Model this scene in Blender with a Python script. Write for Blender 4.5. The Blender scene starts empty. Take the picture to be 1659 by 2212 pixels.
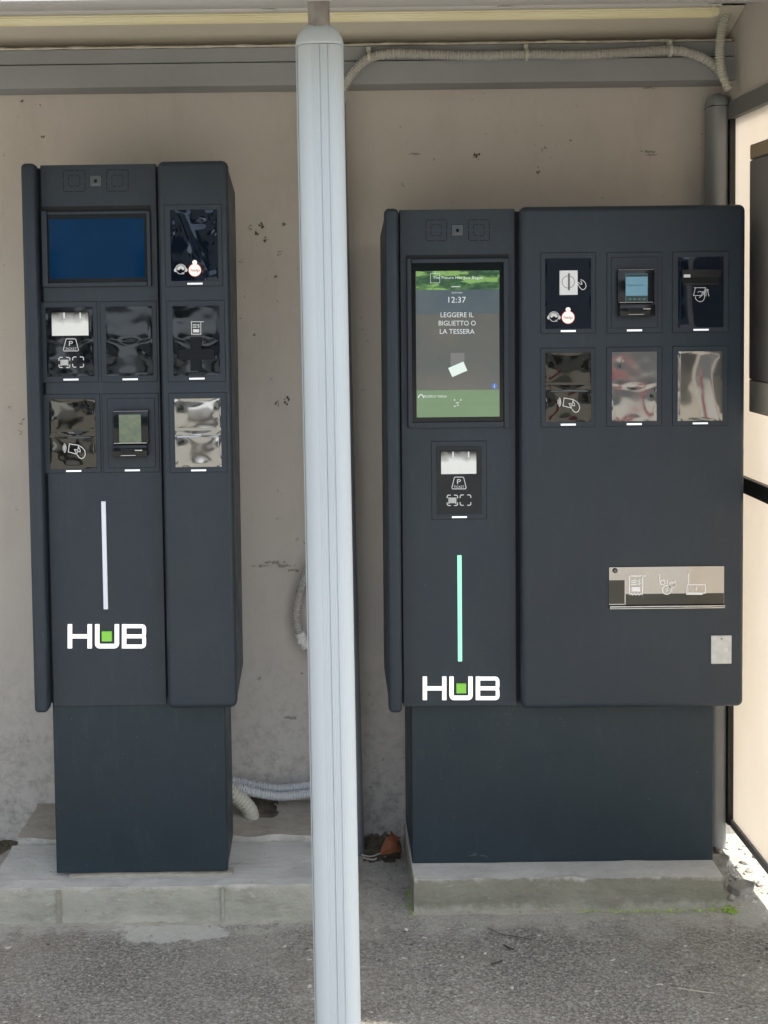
import bpy, bmesh, math, random
from mathutils import Vector, Matrix, noise
random.seed(7)
R = math.radians
SC = bpy.context.scene
COL = SC.collection

# ------------------------------------------------------------------ camera
EYE = 1.53                      # eye height, metres
F, X0, Y0 = 2420.0, 693.0, 755.0   # focal length and principal point in units of a 1659 x 2212 picture
PITCH, ROLL = R(2.48), R(0.72)
cam_d = bpy.data.cameras.new('camera'); cam = bpy.data.objects.new('camera', cam_d); COL.objects.link(cam)
cam_d.sensor_fit = 'HORIZONTAL'; cam_d.sensor_width = 36.0
cam_d.lens = 36.0 * F / 1659.0
cam_d.shift_x = (829.5 - X0) / 1659.0
cam_d.shift_y = -(1106.0 - Y0) / 1659.0
cam_d.clip_start = 0.05; cam_d.clip_end = 500
right = Vector((1, 0, 0)); up = Vector((0, math.sin(PITCH), math.cos(PITCH))); fwd = Vector((0, math.cos(PITCH), -math.sin(PITCH)))
cr = right * math.cos(ROLL) - up * math.sin(ROLL); cu = right * math.sin(ROLL) + up * math.cos(ROLL)
cam.matrix_world = Matrix(((cr.x, cu.x, -fwd.x, 0), (cr.y, cu.y, -fwd.y, 0), (cr.z, cu.z, -fwd.z, EYE), (0, 0, 0, 1)))
SC.camera = cam

def at(x, y, Y):
    """point of the vertical plane at depth Y that measured at (x, y) on the picture"""
    u, v = (x - X0) / F, (Y0 - y) / F
    d = fwd + cr * u + cu * v
    return Vector((0, 0, EYE)) + d * (Y / d.y)

# ------------------------------------------------------------------ light
TRAVEL = Vector((-0.57, 0.105, -1.0)).normalized()
sun_dir = -TRAVEL
world = bpy.data.worlds.new('World'); SC.world = world; world.use_nodes = True
wn = world.node_tree; bg = wn.nodes['Background']
sky = wn.nodes.new('ShaderNodeTexSky'); sky.sky_type = 'NISHITA'; sky.sun_disc = False
sky.sun_elevation = math.asin(sun_dir.z); sky.sun_rotation = math.atan2(sun_dir.x, sun_dir.y)
sky.air_density = 1.0; sky.dust_density = 2.5; sky.ozone_density = 0.6
hs = wn.nodes.new('ShaderNodeHueSaturation'); hs.inputs['Saturation'].default_value = .45   # hazy, paler sky
wn.links.new(sky.outputs[0], hs.inputs['Color']); wn.links.new(hs.outputs[0], bg.inputs[0]); bg.inputs[1].default_value = 0.15
sd = bpy.data.lights.new('sun', 'SUN'); sd.energy = 3.6; sd.angle = R(0.6); sd.color = (1.0, 0.95, 0.86)
sun = bpy.data.objects.new('sun', sd); COL.objects.link(sun)
sun.rotation_euler = sun_dir.to_track_quat('Z', 'Y').to_euler(); sun.location = (3, -1, 6)
SC.view_settings.view_transform = 'Standard'; SC.view_settings.look = 'None'
SC.view_settings.gamma = 1.0; SC.view_settings.use_curve_mapping = False
SC.view_settings.exposure = 1.36

# ------------------------------------------------------------------ materials
def sl(r, g, b):
    f = lambda c: (c / 255 / 12.92) if c / 255 <= .04045 else ((c / 255 + .055) / 1.055) ** 2.4
    return (f(r), f(g), f(b), 1)

ES = .56      # keeps lit screens at the photograph's brightness for this exposure
def mat(name, col, rough=.5, metal=0., spec=.5, bump=None, var=None, emit=None, estr=1., coat=0.):
    """bump=(scale,strength,distance) var=(scale, amount, stretchxyz)"""
    m = bpy.data.materials.new(name); m.use_nodes = True
    nt = m.node_tree; b = nt.nodes['Principled BSDF']
    c = col if len(col) == 4 else (*col, 1)
    b.inputs['Base Color'].default_value = c; b.inputs['Roughness'].default_value = rough
    b.inputs['Metallic'].default_value = metal; b.inputs['Specular IOR Level'].default_value = spec
    b.inputs['Coat Weight'].default_value = coat
    if emit:
        b.inputs['Emission Color'].default_value = emit if len(emit) == 4 else (*emit, 1); b.inputs['Emission Strength'].default_value = estr * ES
    tc = nt.nodes.new('ShaderNodeTexCoord')
    if var:
        mp = nt.nodes.new('ShaderNodeMapping'); mp.inputs['Scale'].default_value = var[2] if len(var) > 2 else (1, 1, 1)
        n = nt.nodes.new('ShaderNodeTexNoise'); n.inputs['Scale'].default_value = var[0]; n.inputs['Detail'].default_value = 6
        nt.links.new(tc.outputs['Object'], mp.inputs[0]); nt.links.new(mp.outputs[0], n.inputs['Vector'])
        rp = nt.nodes.new('ShaderNodeMapRange'); rp.inputs[1].default_value = .3; rp.inputs[2].default_value = .7
        rp.inputs[3].default_value = 1 - var[1]; rp.inputs[4].default_value = 1 + var[1]
        nt.links.new(n.outputs[0], rp.inputs[0])
        mx = nt.nodes.new('ShaderNodeVectorMath'); mx.operation = 'SCALE'; mx.inputs[0].default_value = c[:3]
        nt.links.new(rp.outputs[0], mx.inputs['Scale']); nt.links.new(mx.outputs[0], b.inputs['Base Color'])
    if bump:
        n = nt.nodes.new('ShaderNodeTexNoise'); n.inputs['Scale'].default_value = bump[0]; n.inputs['Detail'].default_value = 4
        nt.links.new(tc.outputs['Object'], n.inputs['Vector'])
        bp = nt.nodes.new('ShaderNodeBump'); bp.inputs['Strength'].default_value = bump[1]; bp.inputs['Distance'].default_value = bump[2]
        nt.links.new(n.outputs[0], bp.inputs['Height']); nt.links.new(bp.outputs[0], b.inputs['Normal'])
    return m

class G:
    """tiny node graph helper"""
    def __init__(s, name):
        s.m = bpy.data.materials.new(name); s.m.use_nodes = True; s.nt = s.m.node_tree; s.b = s.nt.nodes['Principled BSDF']
        s.co = s.nt.nodes.new('ShaderNodeTexCoord').outputs['Object']
    def link(s, a, i): s.nt.links.new(a, i)
    def noise(s, scale, detail=5, rough=.55, stretch=(1, 1, 1), off=(0, 0, 0)):
        mp = s.nt.nodes.new('ShaderNodeMapping'); mp.inputs['Scale'].default_value = stretch; mp.inputs['Location'].default_value = off
        s.link(s.co, mp.inputs[0]); n = s.nt.nodes.new('ShaderNodeTexNoise'); n.inputs['Scale'].default_value = scale
        n.inputs['Detail'].default_value = detail; n.inputs['Roughness'].default_value = rough
        s.link(mp.outputs[0], n.inputs['Vector']); return n.outputs[0]
    def voro(s, scale, feature='F1', stretch=(1, 1, 1)):
        mp = s.nt.nodes.new('ShaderNodeMapping'); mp.inputs['Scale'].default_value = stretch
        s.link(s.co, mp.inputs[0]); n = s.nt.nodes.new('ShaderNodeTexVoronoi'); n.inputs['Scale'].default_value = scale; n.feature = feature
        s.link(mp.outputs[0], n.inputs['Vector']); return n
    def rng(s, v, a, b, c=0., d=1.):
        n = s.nt.nodes.new('ShaderNodeMapRange'); n.clamp = True
        for i, k in enumerate((a, b, c, d)): n.inputs[i + 1].default_value = k
        s.link(v, n.inputs[0]); return n.outputs[0]
    def math(s, op, a, b):
        n = s.nt.nodes.new('ShaderNodeMath'); n.operation = op
        for i, k in enumerate((a, b)):
            if isinstance(k, (int, float)): n.inputs[i].default_value = k
            else: s.link(k, n.inputs[i])
        return n.outputs[0]
    def mix(s, f, a, b):
        n = s.nt.nodes.new('ShaderNodeMix'); n.data_type = 'RGBA'
        if isinstance(f, (int, float)): n.inputs[0].default_value = f
        else: s.link(f, n.inputs[0])
        for i, k in ((6, a), (7, b)):
            if isinstance(k, tuple): n.inputs[i].default_value = k if len(k) == 4 else (*k, 1)
            else: s.link(k, n.inputs[i])
        return n.outputs[2]
    def sep(s):
        n = s.nt.nodes.new('ShaderNodeSeparateXYZ'); s.link(s.co, n.inputs[0]); return n.outputs
    def bump(s, h, strength, dist, prev=None):
        n = s.nt.nodes.new('ShaderNodeBump'); n.inputs['Strength'].default_value = strength; n.inputs['Distance'].default_value = dist
        s.link(h, n.inputs['Height'])
        if prev is not None: s.link(prev, n.inputs['Normal'])
        return n.outputs[0]
    def done(s, col, rough=.8, normal=None, spec=.3):
        if isinstance(col, tuple): s.b.inputs['Base Color'].default_value = col
        else: s.link(col, s.b.inputs['Base Color'])
        if isinstance(rough, (int, float)): s.b.inputs['Roughness'].default_value = rough
        else: s.link(rough, s.b.inputs['Roughness'])
        s.b.inputs['Specular IOR Level'].default_value = spec
        if normal is not None: s.link(normal, s.b.inputs['Normal'])
        return s.m

def wall_mat():
    g = G('beige_plaster'); z = g.sep()[2]
    a = g.mix(g.rng(g.noise(1.6, 6), .35, .65), (.61, .555, .49), (.555, .515, .46))
    a = g.mix(g.rng(g.noise(7, 8, .7, (1, 1, .35)), .5, .8, 0, .35), a, (.36, .325, .275))
    low = g.math('MULTIPLY', g.rng(z, 1.0, .15), g.rng(g.noise(1.3, 5, .5), .2, .6, .35, 1))
    a = g.mix(g.math('MULTIPLY', low, .85), a, (.50, .49, .46))
    grime = g.math('MULTIPLY', g.rng(z, .62, .0), g.rng(g.noise(26, 12, .85), .47, .66))
    a = g.mix(g.math('MULTIPLY', grime, .8), a, (.11, .10, .08))
    sp = g.rng(g.noise(55, 3, .5), .70, .76)
    a = g.mix(g.math('MULTIPLY', sp, g.rng(g.noise(3.3, 2), .5, .62, 0, .8)), a, (.09, .08, .06))
    n = g.bump(g.noise(140, 4), .25, .002); n = g.bump(g.noise(9, 3), .3, .006, n)
    return g.done(a, .9, n, .2)

def asphalt_mat():
    g = G('worn_asphalt'); x, y, z = g.sep()
    v = g.voro(250); cs = g.nt.nodes.new('ShaderNodeSeparateColor'); g.link(v.outputs['Color'], cs.inputs[0])
    a = g.mix(g.rng(cs.outputs[0], 0, 1), (.215, .207, .187), (.57, .55, .50))
    a = g.mix(g.rng(g.noise(150, 6, .75, (.7, 1, 1)), .36, .66, .9, 0), a, (.085, .08, .07))
    a = g.mix(g.rng(g.noise(2.6, 6, .65), .42, .68, 0, .4), a, (.44, .42, .37))
    a = g.mix(g.rng(g.noise(1.5, 5, .6, off=(3.1, 0, 0)), .5, .7, 0, .4), a, (.27, .22, .175))
    pits = g.math('MULTIPLY', g.rng(g.noise(70, 4, .6, (.8, .8, 1)), .66, .70), .9)
    a = g.mix(pits, a, (.03, .027, .024))
    a = g.mix(g.rng(g.noise(60, 2, .5, (.6, 1, 1), (5, 2, 0)), .70, .72), a, (.62, .60, .54))
    # pale cement dust trodden out from the pads, and one spill
    def spot(cx, cy, rx, ry):
        dx = g.math('POWER', g.math('ABSOLUTE', g.math('DIVIDE', g.math('SUBTRACT', x, cx), rx), 0), 2.4)
        dy = g.math('POWER', g.math('ABSOLUTE', g.math('DIVIDE', g.math('SUBTRACT', y, cy), ry), 0), 2.4)
        return g.math('SUBTRACT', 1., g.math('ADD', dx, dy))
    sp = g.math('ADD', spot(-.375, 2.665, .155, .05), g.rng(g.noise(22, 8, .7), .25, .75, -.9, .9))
    a = g.mix(g.rng(sp, .15, .40, 0, .9), a, g.mix(g.rng(g.noise(60, 6, .7), .35, .7), (.60, .60, .56), (.44, .44, .41)))
    sp2 = g.math('ADD', g.math('MULTIPLY', g.rng(y, 2.56, 2.70), 1.), g.rng(g.noise(9, 8, .75, off=(1, 5, 0)), .3, .7, -1.15, .25))
    a = g.mix(g.rng(sp2, -.1, .6, 0, .6), a, (.50, .49, .44))
    n = g.bump(g.noise(190, 5, .7), .9, .004); n = g.bump(pits, -.6, .004, n); n = g.bump(g.noise(12, 4), .4, .01, n)
    return g.done(a, .92, n, .25)

def concrete_mat(name, a1, a2, dark, pale=.3, seed=0., rim=None):
    g = G(name)
    a = g.mix(g.rng(g.noise(5, 8, .7, (1, 1, 2.2), (seed, 0, 0)), .35, .65), a1, a2)
    a = g.mix(g.rng(g.noise(16, 9, .75, (.5, 1, 1.6), (seed, 1, 0)), .5, .72, 0, .6), a, dark)
    a = g.mix(g.rng(g.noise(34, 5, .7, (1, 1, 2), (seed, 4, 0)), .60, .68, 0, pale), a, (.52, .50, .44))
    a = g.mix(g.rng(g.noise(120, 3, .6), .67, .72, 0, .6), a, (.10, .09, .07))
    if rim:
        z = g.sep()[2]; e = g.math('MULTIPLY', g.rng(g.math('ADD', z, g.rng(g.noise(17, 7, .7), .3, .7, -.012, .012)), rim - .012, rim - .002), g.rng(g.noise(25, 6, .7), .35, .6))
        a = g.mix(g.math('MULTIPLY', e, .75), a, (.60, .585, .54))
        f = g.rng(g.math('ADD', z, g.rng(g.noise(20, 8, .75, off=(2, 0, 0)), .3, .7, -.02, .02)), .026, .002, 0, .6)
        a = g.mix(f, a, (.50, .49, .42))
    n = g.bump(g.noise(60, 7, .7, (.5, 1, 1)), .7, .005); n = g.bump(g.noise(9, 4), .5, .01, n)
    return g.done(a, .88, n, .25)

def paint_mat(name, c, r=.42, dust=.14):
    g = G(name)
    a = g.mix(g.rng(g.noise(3.5, 5, .6, (1, 1, .6)), .35, .7), c, tuple(k * 1.16 for k in c[:3]))
    a = g.mix(g.rng(g.noise(38, 8, .7, (1, 1, .25)), .55, .8, 0, dust), a, (.12, .122, .12))
    a = g.mix(g.rng(g.noise(210, 2, .5), .745, .765, 0, .35), a, (.35, .34, .32))
    n = g.bump(g.noise(900, 2), .12, .0006); n = g.bump(g.noise(2.5, 2), .12, .01, n)
    return g.done(a, g.rng(g.noise(12, 6, .7), .3, .7, r - .06, r + .14), n, .45)

M = {}
M['wall'] = wall_mat()
M['asphalt'] = asphalt_mat()
M['conc'] = concrete_mat('grey_concrete', (.45, .44, .375), (.34, .335, .28), (.21, .205, .16), .75, 0., .096)
M['conc_top'] = concrete_mat('screed_concrete', (.56, .56, .53), (.45, .455, .43), (.31, .305, .27), .5, 3.)
M['conc_olive'] = concrete_mat('damp_concrete', (.29, .285, .225), (.225, .22, .17), (.15, .145, .11), .35, 7., .086)
M['conc_brown'] = concrete_mat('brown_stained_concrete', (.44, .41, .355), (.33, .30, .25), (.17, .135, .10), .35, 5.)
M['mortar'] = concrete_mat('rough_mortar', (.40, .38, .32), (.30, .29, .24), (.2, .19, .15), .5, 9.)
M['patch'] = concrete_mat('spilled_cement', (.45, .45, .42), (.38, .38, .35), (.27, .27, .25), .4, 2.)
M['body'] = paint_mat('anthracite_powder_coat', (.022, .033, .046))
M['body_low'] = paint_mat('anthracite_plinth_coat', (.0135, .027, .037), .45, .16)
M['gap'] = mat('shadow_gap_rubber', (.006, .008, .010), .7)
M['black'] = mat('black_plastic', (.010, .012, .014), .25)
M['glossblack'] = mat('gloss_black', (.007, .010, .013), .14, spec=.4)
M['matblack'] = mat('matt_black', (.006, .009, .013), .55, spec=.25)
M['dark'] = mat('dark_edge', (.012, .02, .028), .4)
M['white'] = mat('white_print', (.80, .82, .82), .5)
M['whitepr'] = mat('opaque_white_print', (.95, .95, .93), .7)
M['whitelit'] = mat('lit_white_strip', (.8, .8, .8), .4, emit=(.85, .92, 1.), estr=.55)
M['barwhite'] = mat('white_light_bar', (.70, .74, .80), .4, emit=(.8, .88, 1.), estr=.12)
M['barmint'] = mat('mint_light_bar', (.22, .60, .38), .4, emit=(.28, .90, .50), estr=.80)
M['logo'] = mat('backlit_white_letter', (.85, .86, .86), .4, emit=(1, 1, 1), estr=.55)
M['logo_rim'] = mat('letter_rim', (.025, .03, .03), .5)
M['green'] = mat('green_square', (.20, .52, .06), .4, emit=(.24, .62, .07), estr=.25)
M['steel'] = mat('brushed_steel', (.62, .62, .60), .25, 1., var=(30, .15, (1, 1, 12)))
M['steel_plate'] = mat('polished_steel_plate', (.47, .455, .44), .12, 1.)
M['lockplate'] = mat('satin_lock_plate', (.58, .60, .60), .4, .4, var=(60, .12))
M['lockwhite'] = mat('white_coin_plate', (.72, .74, .74), .4, .1, emit=(.8, .85, .9), estr=.12)
M['alu'] = mat('silver_painted_aluminium', (.50, .555, .585), .62, .0, .25, var=(3, .05, (1, 1, .4)))
M['alu_dark'] = mat('grey_painted_post', (.235, .25, .265), .45, .1, var=(4, .08))
M['post_green'] = mat('dull_grey_post', (.25, .26, .262), .5, .1, var=(4, .08))
M['stub'] = mat('bare_galvanised_pipe', (.46, .43, .40), .3, .75, var=(20, .3))
M['beam'] = mat('grey_beam_paint', (.29, .30, .30), .55, var=(3, .12), bump=(90, .15, .001))
M['ceil'] = mat('grey_canopy_sheet', (.58, .575, .57), .55, var=(2, .08))
M['soffit'] = mat('cream_soffit_paint', (.60, .56, .48), .7, var=(2.5, .05), bump=(40, .15, .002))
M['caulk'] = mat('old_white_caulk', (.62, .58, .48), .8, var=(30, .2), bump=(120, .6, .002))
M['conduit'] = mat('beige_grey_conduit', (.43, .415, .38), .5, var=(9, .12))
M['conduit_g'] = mat('light_grey_conduit', (.50, .52, .53), .5, var=(9, .12))
M['conduit_l'] = mat('pale_green_grey_conduit', (.50, .50, .42), .5, var=(9, .1))
M['tape'] = mat('white_tape', (.72, .71, .67), .6, var=(60, .1))
M['frame_black'] = mat('black_frame', (.008, .009, .009), .4)
M['trim'] = mat('grey_trim', (.17, .17, .165), .5, var=(5, .1))
M['moss'] = mat('bright_moss', (.30, .48, .05), .8, var=(60, .4))
M['leaf'] = mat('rust_dry_leaf', (.26, .085, .035), .7, var=(40, .3))
M['twig'] = mat('dark_twig', (.05, .042, .035), .8)
M['straw'] = mat('pale_straw', (.50, .46, .38), .8)
M['stone'] = mat('grey_stone', (.30, .29, .26), .85, var=(40, .3), bump=(90, .5, .003))
M['stone_p'] = mat('pale_rubble', (.55, .52, .45), .85, var=(40, .25), bump=(90, .5, .003))
M['stain'] = mat('wall_pit', (.11, .095, .075), .9)
M['stain2'] = mat('wall_smudge', (.31, .285, .245), .9)
M['soil'] = mat('damp_soil', (.10, .085, .06), .95, var=(30, .5), bump=(60, .9, .01))

def lamp_mat():
    g = G('aged_yellow_diffuser')
    a = g.mix(g.rng(g.noise(2, 5, .6, (1, 1, 12)), .35, .7), (.84, .79, .55), (.70, .64, .38))
    a = g.mix(g.rng(g.noise(60, 2, .5, (.05, 1, 1)), .45, .7, 0, .3), a, (.74, .70, .48))
    return g.done(a, .35, None, .5)
M['lamp'] = lamp_mat()

def panel_mat():
    m = bpy.data.materials.new('translucent_cream_sheet'); m.use_nodes = True; nt = m.node_tree
    out = nt.nodes['Material Output']; b = nt.nodes['Principled BSDF']
    b.inputs['Base Color'].default_value = (.62, .545, .43, 1); b.inputs['Roughness'].default_value = .45
    t = nt.nodes.new('ShaderNodeBsdfTranslucent'); mx = nt.nodes.new('ShaderNodeMixShader')
    tc = nt.nodes.new('ShaderNodeTexCoord'); n = nt.nodes.new('ShaderNodeTexNoise'); n.inputs['Scale'].default_value = 2.5; n.inputs['Detail'].default_value = 5
    mp = nt.nodes.new('ShaderNodeMapping'); mp.inputs['Scale'].default_value = (1, 2, .5); nt.links.new(tc.outputs['Object'], mp.inputs[0]); nt.links.new(mp.outputs[0], n.inputs['Vector'])
    r = nt.nodes.new('ShaderNodeValToRGB'); r.color_ramp.elements[0].position = .35; r.color_ramp.elements[1].position = .7
    r.color_ramp.elements[0].color = (.85, .80, .73, 1); r.color_ramp.elements[1].color = (.90, .86, .80, 1)
    nt.links.new(n.outputs[0], r.inputs[0]); nt.links.new(r.outputs[0], t.inputs[0]); nt.links.new(r.outputs[0], b.inputs['Base Color'])
    mx.inputs[0].default_value = .55
    nt.links.new(b.outputs[0], mx.inputs[1]); nt.links.new(t.outputs[0], mx.inputs[2]); nt.links.new(mx.outputs[0], out.inputs[0])
    return m
M['panel'] = panel_mat()

def film_mat(name, c, metal, r=.07):
    m = mat(name, c, r, metal, coat=.0)
    b = m.node_tree.nodes['Principled BSDF']; b.inputs['Specular IOR Level'].default_value = .7
    return m
M['film_dark'] = film_mat('dark_glossy_cover', (.013, .019, .025), .6, .06)
M['film_mid'] = film_mat('smoked_glossy_cover', (.070, .070, .064), .9, .06)
M['film_black'] = film_mat('black_glossy_cover', (.008, .016, .032), .5, .05)
M['film_silver'] = film_mat('silver_foil_cover', (.33, .335, .33), .97, .09)

# ------------------------------------------------------------------ mesh helpers
def obj(name, bm, m, parent=None, smooth=False, bevel=None):
    bmesh.ops.recalc_face_normals(bm, faces=bm.faces[:])
    me = bpy.data.meshes.new(name); bm.to_mesh(me); bm.free()
    ms = m if isinstance(m, (list, tuple)) else [m]
    for k in ms: me.materials.append(k)
    if smooth:
        me.shade_smooth()
    o = bpy.data.objects.new(name, me); COL.objects.link(o); o.parent = parent
    return o
def tag(o, label, cat, group=None, kind=None):
    o['label'] = label; o['category'] = cat
    if group: o['group'] = group
    if kind: o['kind'] = kind
    return o
def thing(name, label, cat, loc=(0, 0, 0), group=None):
    o = bpy.data.objects.new(name, None); COL.objects.link(o); o.location = loc; o.empty_display_size = .1
    return tag(o, label, cat, group)
def structure(name, bm, m):
    o = obj(name, bm, m); o['kind'] = 'structure'; return o
NB = bmesh.new
def box(bm, x0, x1, y0, y1, z0, z1, bev=0., seg=3, mi=0):
    r = bmesh.ops.create_cube(bm, size=1.)
    vs = r['verts']
    for v in vs:
        v.co = Vector((x0 + (v.co.x + .5) * (x1 - x0), y0 + (v.co.y + .5) * (y1 - y0), z0 + (v.co.z + .5) * (z1 - z0)))
    fs = {f for v in vs for f in v.link_faces}
    for f in fs: f.material_index = mi
    if bev:
        es = list({e for v in vs for e in v.link_edges})
        bmesh.ops.bevel(bm, geom=es, offset=bev, segments=seg, affect='EDGES', profile=.5)
    return bm
def prism(bm, pts, d, mi=0):
    """closed polygon of Vectors swept by vector d"""
    a = [bm.verts.new(p) for p in pts]; b = [bm.verts.new(p + d) for p in pts]
    n = len(pts)
    fs = [bm.faces.new(a), bm.faces.new(b[::-1])]
    for i in range(n): fs.append(bm.faces.new((a[i], b[i], b[(i + 1) % n], a[(i + 1) % n])))
    for f in fs: f.material_index = mi
    return bm
def cyl(bm, p0, p1, r0, r1=None, n=24, mi=0):
    r1 = r0 if r1 is None else r1
    p0, p1 = Vector(p0), Vector(p1); ax = (p1 - p0).normalized()
    s = ax.orthogonal().normalized(); t = ax.cross(s)
    a = [bm.verts.new(p0 + (s * math.cos(k * math.tau / n) + t * math.sin(k * math.tau / n)) * r0) for k in range(n)]
    b = [bm.verts.new(p1 + (s * math.cos(k * math.tau / n) + t * math.sin(k * math.tau / n)) * r1) for k in range(n)]
    fs = [bm.faces.new(a), bm.faces.new(b[::-1])]
    for i in range(n): fs.append(bm.faces.new((a[i], b[i], b[(i + 1) % n], a[(i + 1) % n])))
    for f in fs: f.material_index = mi
    return bm
def spline(pts, step):
    pts = [Vector(p) for p in pts]; P = [pts[0] * 2 - pts[1]] + pts + [pts[-1] * 2 - pts[-2]]
    out = []
    for i in range(1, len(P) - 2):
        a, b, c, d = P[i - 1:i + 3]; n = max(2, int((c - b).length / step * 3))
        for k in range(n):
            t = k / n
            out.append(.5 * ((2 * b) + (c - a) * t + (2 * a - 5 * b + 4 * c - d) * t * t + (3 * b - a - 3 * c + d) * t ** 3))
    out.append(pts[-1])
    res = [out[0]]; acc = 0                     # even spacing
    for p, q in zip(out, out[1:]):
        L = (q - p).length
        while acc + L >= step and L > 0:
            p = p + (q - p) * ((step - acc) / L); L = (q - p).length; acc = 0; res.append(p)
        acc += L
    return res
def tube(bm, pts, rad, step=.003, n=14, rib=None):
    """rib=(period, depth) gives a corrugated hose"""
    c = spline(pts, step); up_ = None; rings = []
    for i, p in enumerate(c):
        t = (c[min(i + 1, len(c) - 1)] - c[max(i - 1, 0)]).normalized()
        if up_ is None: up_ = t.orthogonal().normalized()
        up_ = (up_ - t * up_.dot(t)).normalized(); s = t.cross(up_)
        rr = rad(i / len(c)) if callable(rad) else rad
        if rib:
            q = (i * step / rib[0]) % 1; rr = rr - rib[1] * (1 if q > .55 else 0)
        rings.append([bm.verts.new(p + (up_ * math.cos(k * math.tau / n) + s * math.sin(k * math.tau / n)) * rr) for k in range(n)])
    for a, b in zip(rings, rings[1:]):
        for k in range(n): bm.faces.new((a[k], a[(k + 1) % n], b[(k + 1) % n], b[k]))
    bm.faces.new(rings[0]); bm.faces.new(rings[-1][::-1])
    return bm
def ribbon2d(pts, w, closed=False):
    """outline quads [(a,b,c,d)] of a polyline drawn with width w, mitred"""
    n = len(pts); L, Rr = [], []
    for i in range(n):
        if closed: p, q = pts[i - 1], pts[(i + 1) % n]
        else: p, q = pts[max(i - 1, 0)], pts[min(i + 1, n - 1)]
        a = Vector((pts[i][0] - p[0], pts[i][1] - p[1])); b = Vector((q[0] - pts[i][0], q[1] - pts[i][1]))
        if a.length < 1e-9: a = b
        if b.length < 1e-9: b = a
        a.normalize(); b.normalize(); t = (a + b)
        if t.length < 1e-6: t = a
        t.normalize(); nn = Vector((-t.y, t.x)); k = w / 2 / max(.45, abs(nn.dot(Vector((-a.y, a.x)))))
        L.append((pts[i][0] + nn.x * k, pts[i][1] + nn.y * k)); Rr.append((pts[i][0] - nn.x * k, pts[i][1] - nn.y * k))
    m_ = n if closed else n - 1
    return [(L[i], L[(i + 1) % n], Rr[(i + 1) % n], Rr[i]) for i in range(m_)]
def arc(cx, cy, r, a0, a1, n=14, ry=None):
    ry = r if ry is None else ry
    return [(cx + r * math.cos(R(a0 + (a1 - a0) * k / n)), cy + ry * math.sin(R(a0 + (a1 - a0) * k / n))) for k in range(n + 1)]
def ring(cx, cy, r, n=24, ry=None): return arc(cx, cy, r, 0, 360, n, ry)[:-1]
def rrect(x0, x1, y0, y1, r, n=4):
    return (arc(x1 - r, y1 - r, r, 0, 90, n) + arc(x0 + r, y1 - r, r, 90, 180, n) + arc(x0 + r, y0 + r, r, 180, 270, n) + arc(x1 - r, y0 + r, r, 270, 360, n))

# ------------------------------------------------------------------ setting: ground, wall
WALL = 3.13
bm = NB()
# one sheet of ground, finer near the machines and slightly uneven
def gz(x, y):
    return .006 * noise.noise(Vector((x * 2.2, y * 2.2, 0))) + .0035 * noise.noise(Vector((x * 9, y * 9, 3)))
xs = [-60, -30, -12, -5, -2.5] + [-1.6 + .05 * i for i in range(73)] + [2.8, 5, 12, 30, 60]
ys = [-60, -30, -12, -5, -1, .8] + [1.6 + .05 * i for i in range(36)] + [3.6, 6, 20, 60]
vg = [[bm.verts.new((x, y, gz(x, y) if -1.7 < x < 2.1 and 1.5 < y < 3.5 else 0)) for x in xs] for y in ys]
for j in range(len(ys) - 1):
    for i in range(len(xs) - 1): bm.faces.new((vg[j][i], vg[j][i + 1], vg[j + 1][i + 1], vg[j + 1][i]))
structure('ground', bm, M['asphalt'])

bm = NB(); box(bm, -7, 4.0, WALL, WALL + .25, -.1, 3.2)
w = tag(obj('back_wall', bm, M['wall']), 'beige plastered wall with chips and grime behind both payment machines', 'wall')
# chips and smudges in the plaster: irregular flakes a millimetre proud
bm = NB(); bm2 = NB()
def flake(b, x, y, r, n=7, spread=1., sx=1., sy=1.):
    for k in range(n):
        a = random.gauss(0, r * .45 * spread) * sx; c = random.gauss(0, r * .45 * spread) * sy
        rr = r * random.uniform(.14, .42) if k else r * .42
        o = at(x + a, y + c, WALL - .0012 - .00004 * k)
        s = rr * WALL / F
        m_ = random.randint(5, 8)
        b.faces.new([b.verts.new(o + Vector((math.cos(q * math.tau / m_) * s * random.uniform(.5, 1.2) * (1.6 if sx > 1 else 1), 0, math.sin(q * math.tau / m_) * s * random.uniform(.5, 1.2)))) for q in range(m_)])
for x, y, r in ((48, 218, 4), (90, 297, 4.5), (562, 486, 7), (554, 506, 6.5), (572, 518, 5.5), (613, 484, 6), (1028, 335, 7), (616, 867, 9), (598, 871, 6), (549, 724, 4), (595, 597, 4), (50, 905, 3), (560, 1466, 4), (652, 1455, 3)):
    flake(bm, x, y, r, 10)
for x, y, r in ((10, 335, 3), (541, 493, 6), (604, 546, 6), (520, 563, 4), (519, 688, 3), (1175, 322, 6), (783, 842, 3), (44, 935, 5), (20, 880, 3), (45, 915, 4), (640, 1164, 4), (657, 1172, 4), (645, 1272, 5), (600, 1060, 3), (587, 820, 4), (793, 737, 3), (868, 400, 4), (1525, 440, 4), (60, 1600, 4), (36, 1100, 2.5), (803, 1700, 5), (810, 1660, 4), (830, 1640, 4), (796, 1500, 3.5), (805, 1520, 3), (47, 1602, 4)):
    flake(bm2, x, y, r, 9, 1.3)
for x, y, r in ((900, 333, 6), (1403, 328, 6), (1408, 334, 5), (590, 1215, 8), (612, 1222, 8), (630, 1232, 6), (625, 1550, 8), (560, 1222, 6), (1400, 190, 5), (1370, 186, 4)):
    flake(bm2, x, y, r, 16, 1.0, 2.6, .35)
obj('plaster_chip', bm, M['stain'], w); obj('plaster_smudge', bm2, M['stain2'], w)

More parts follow.
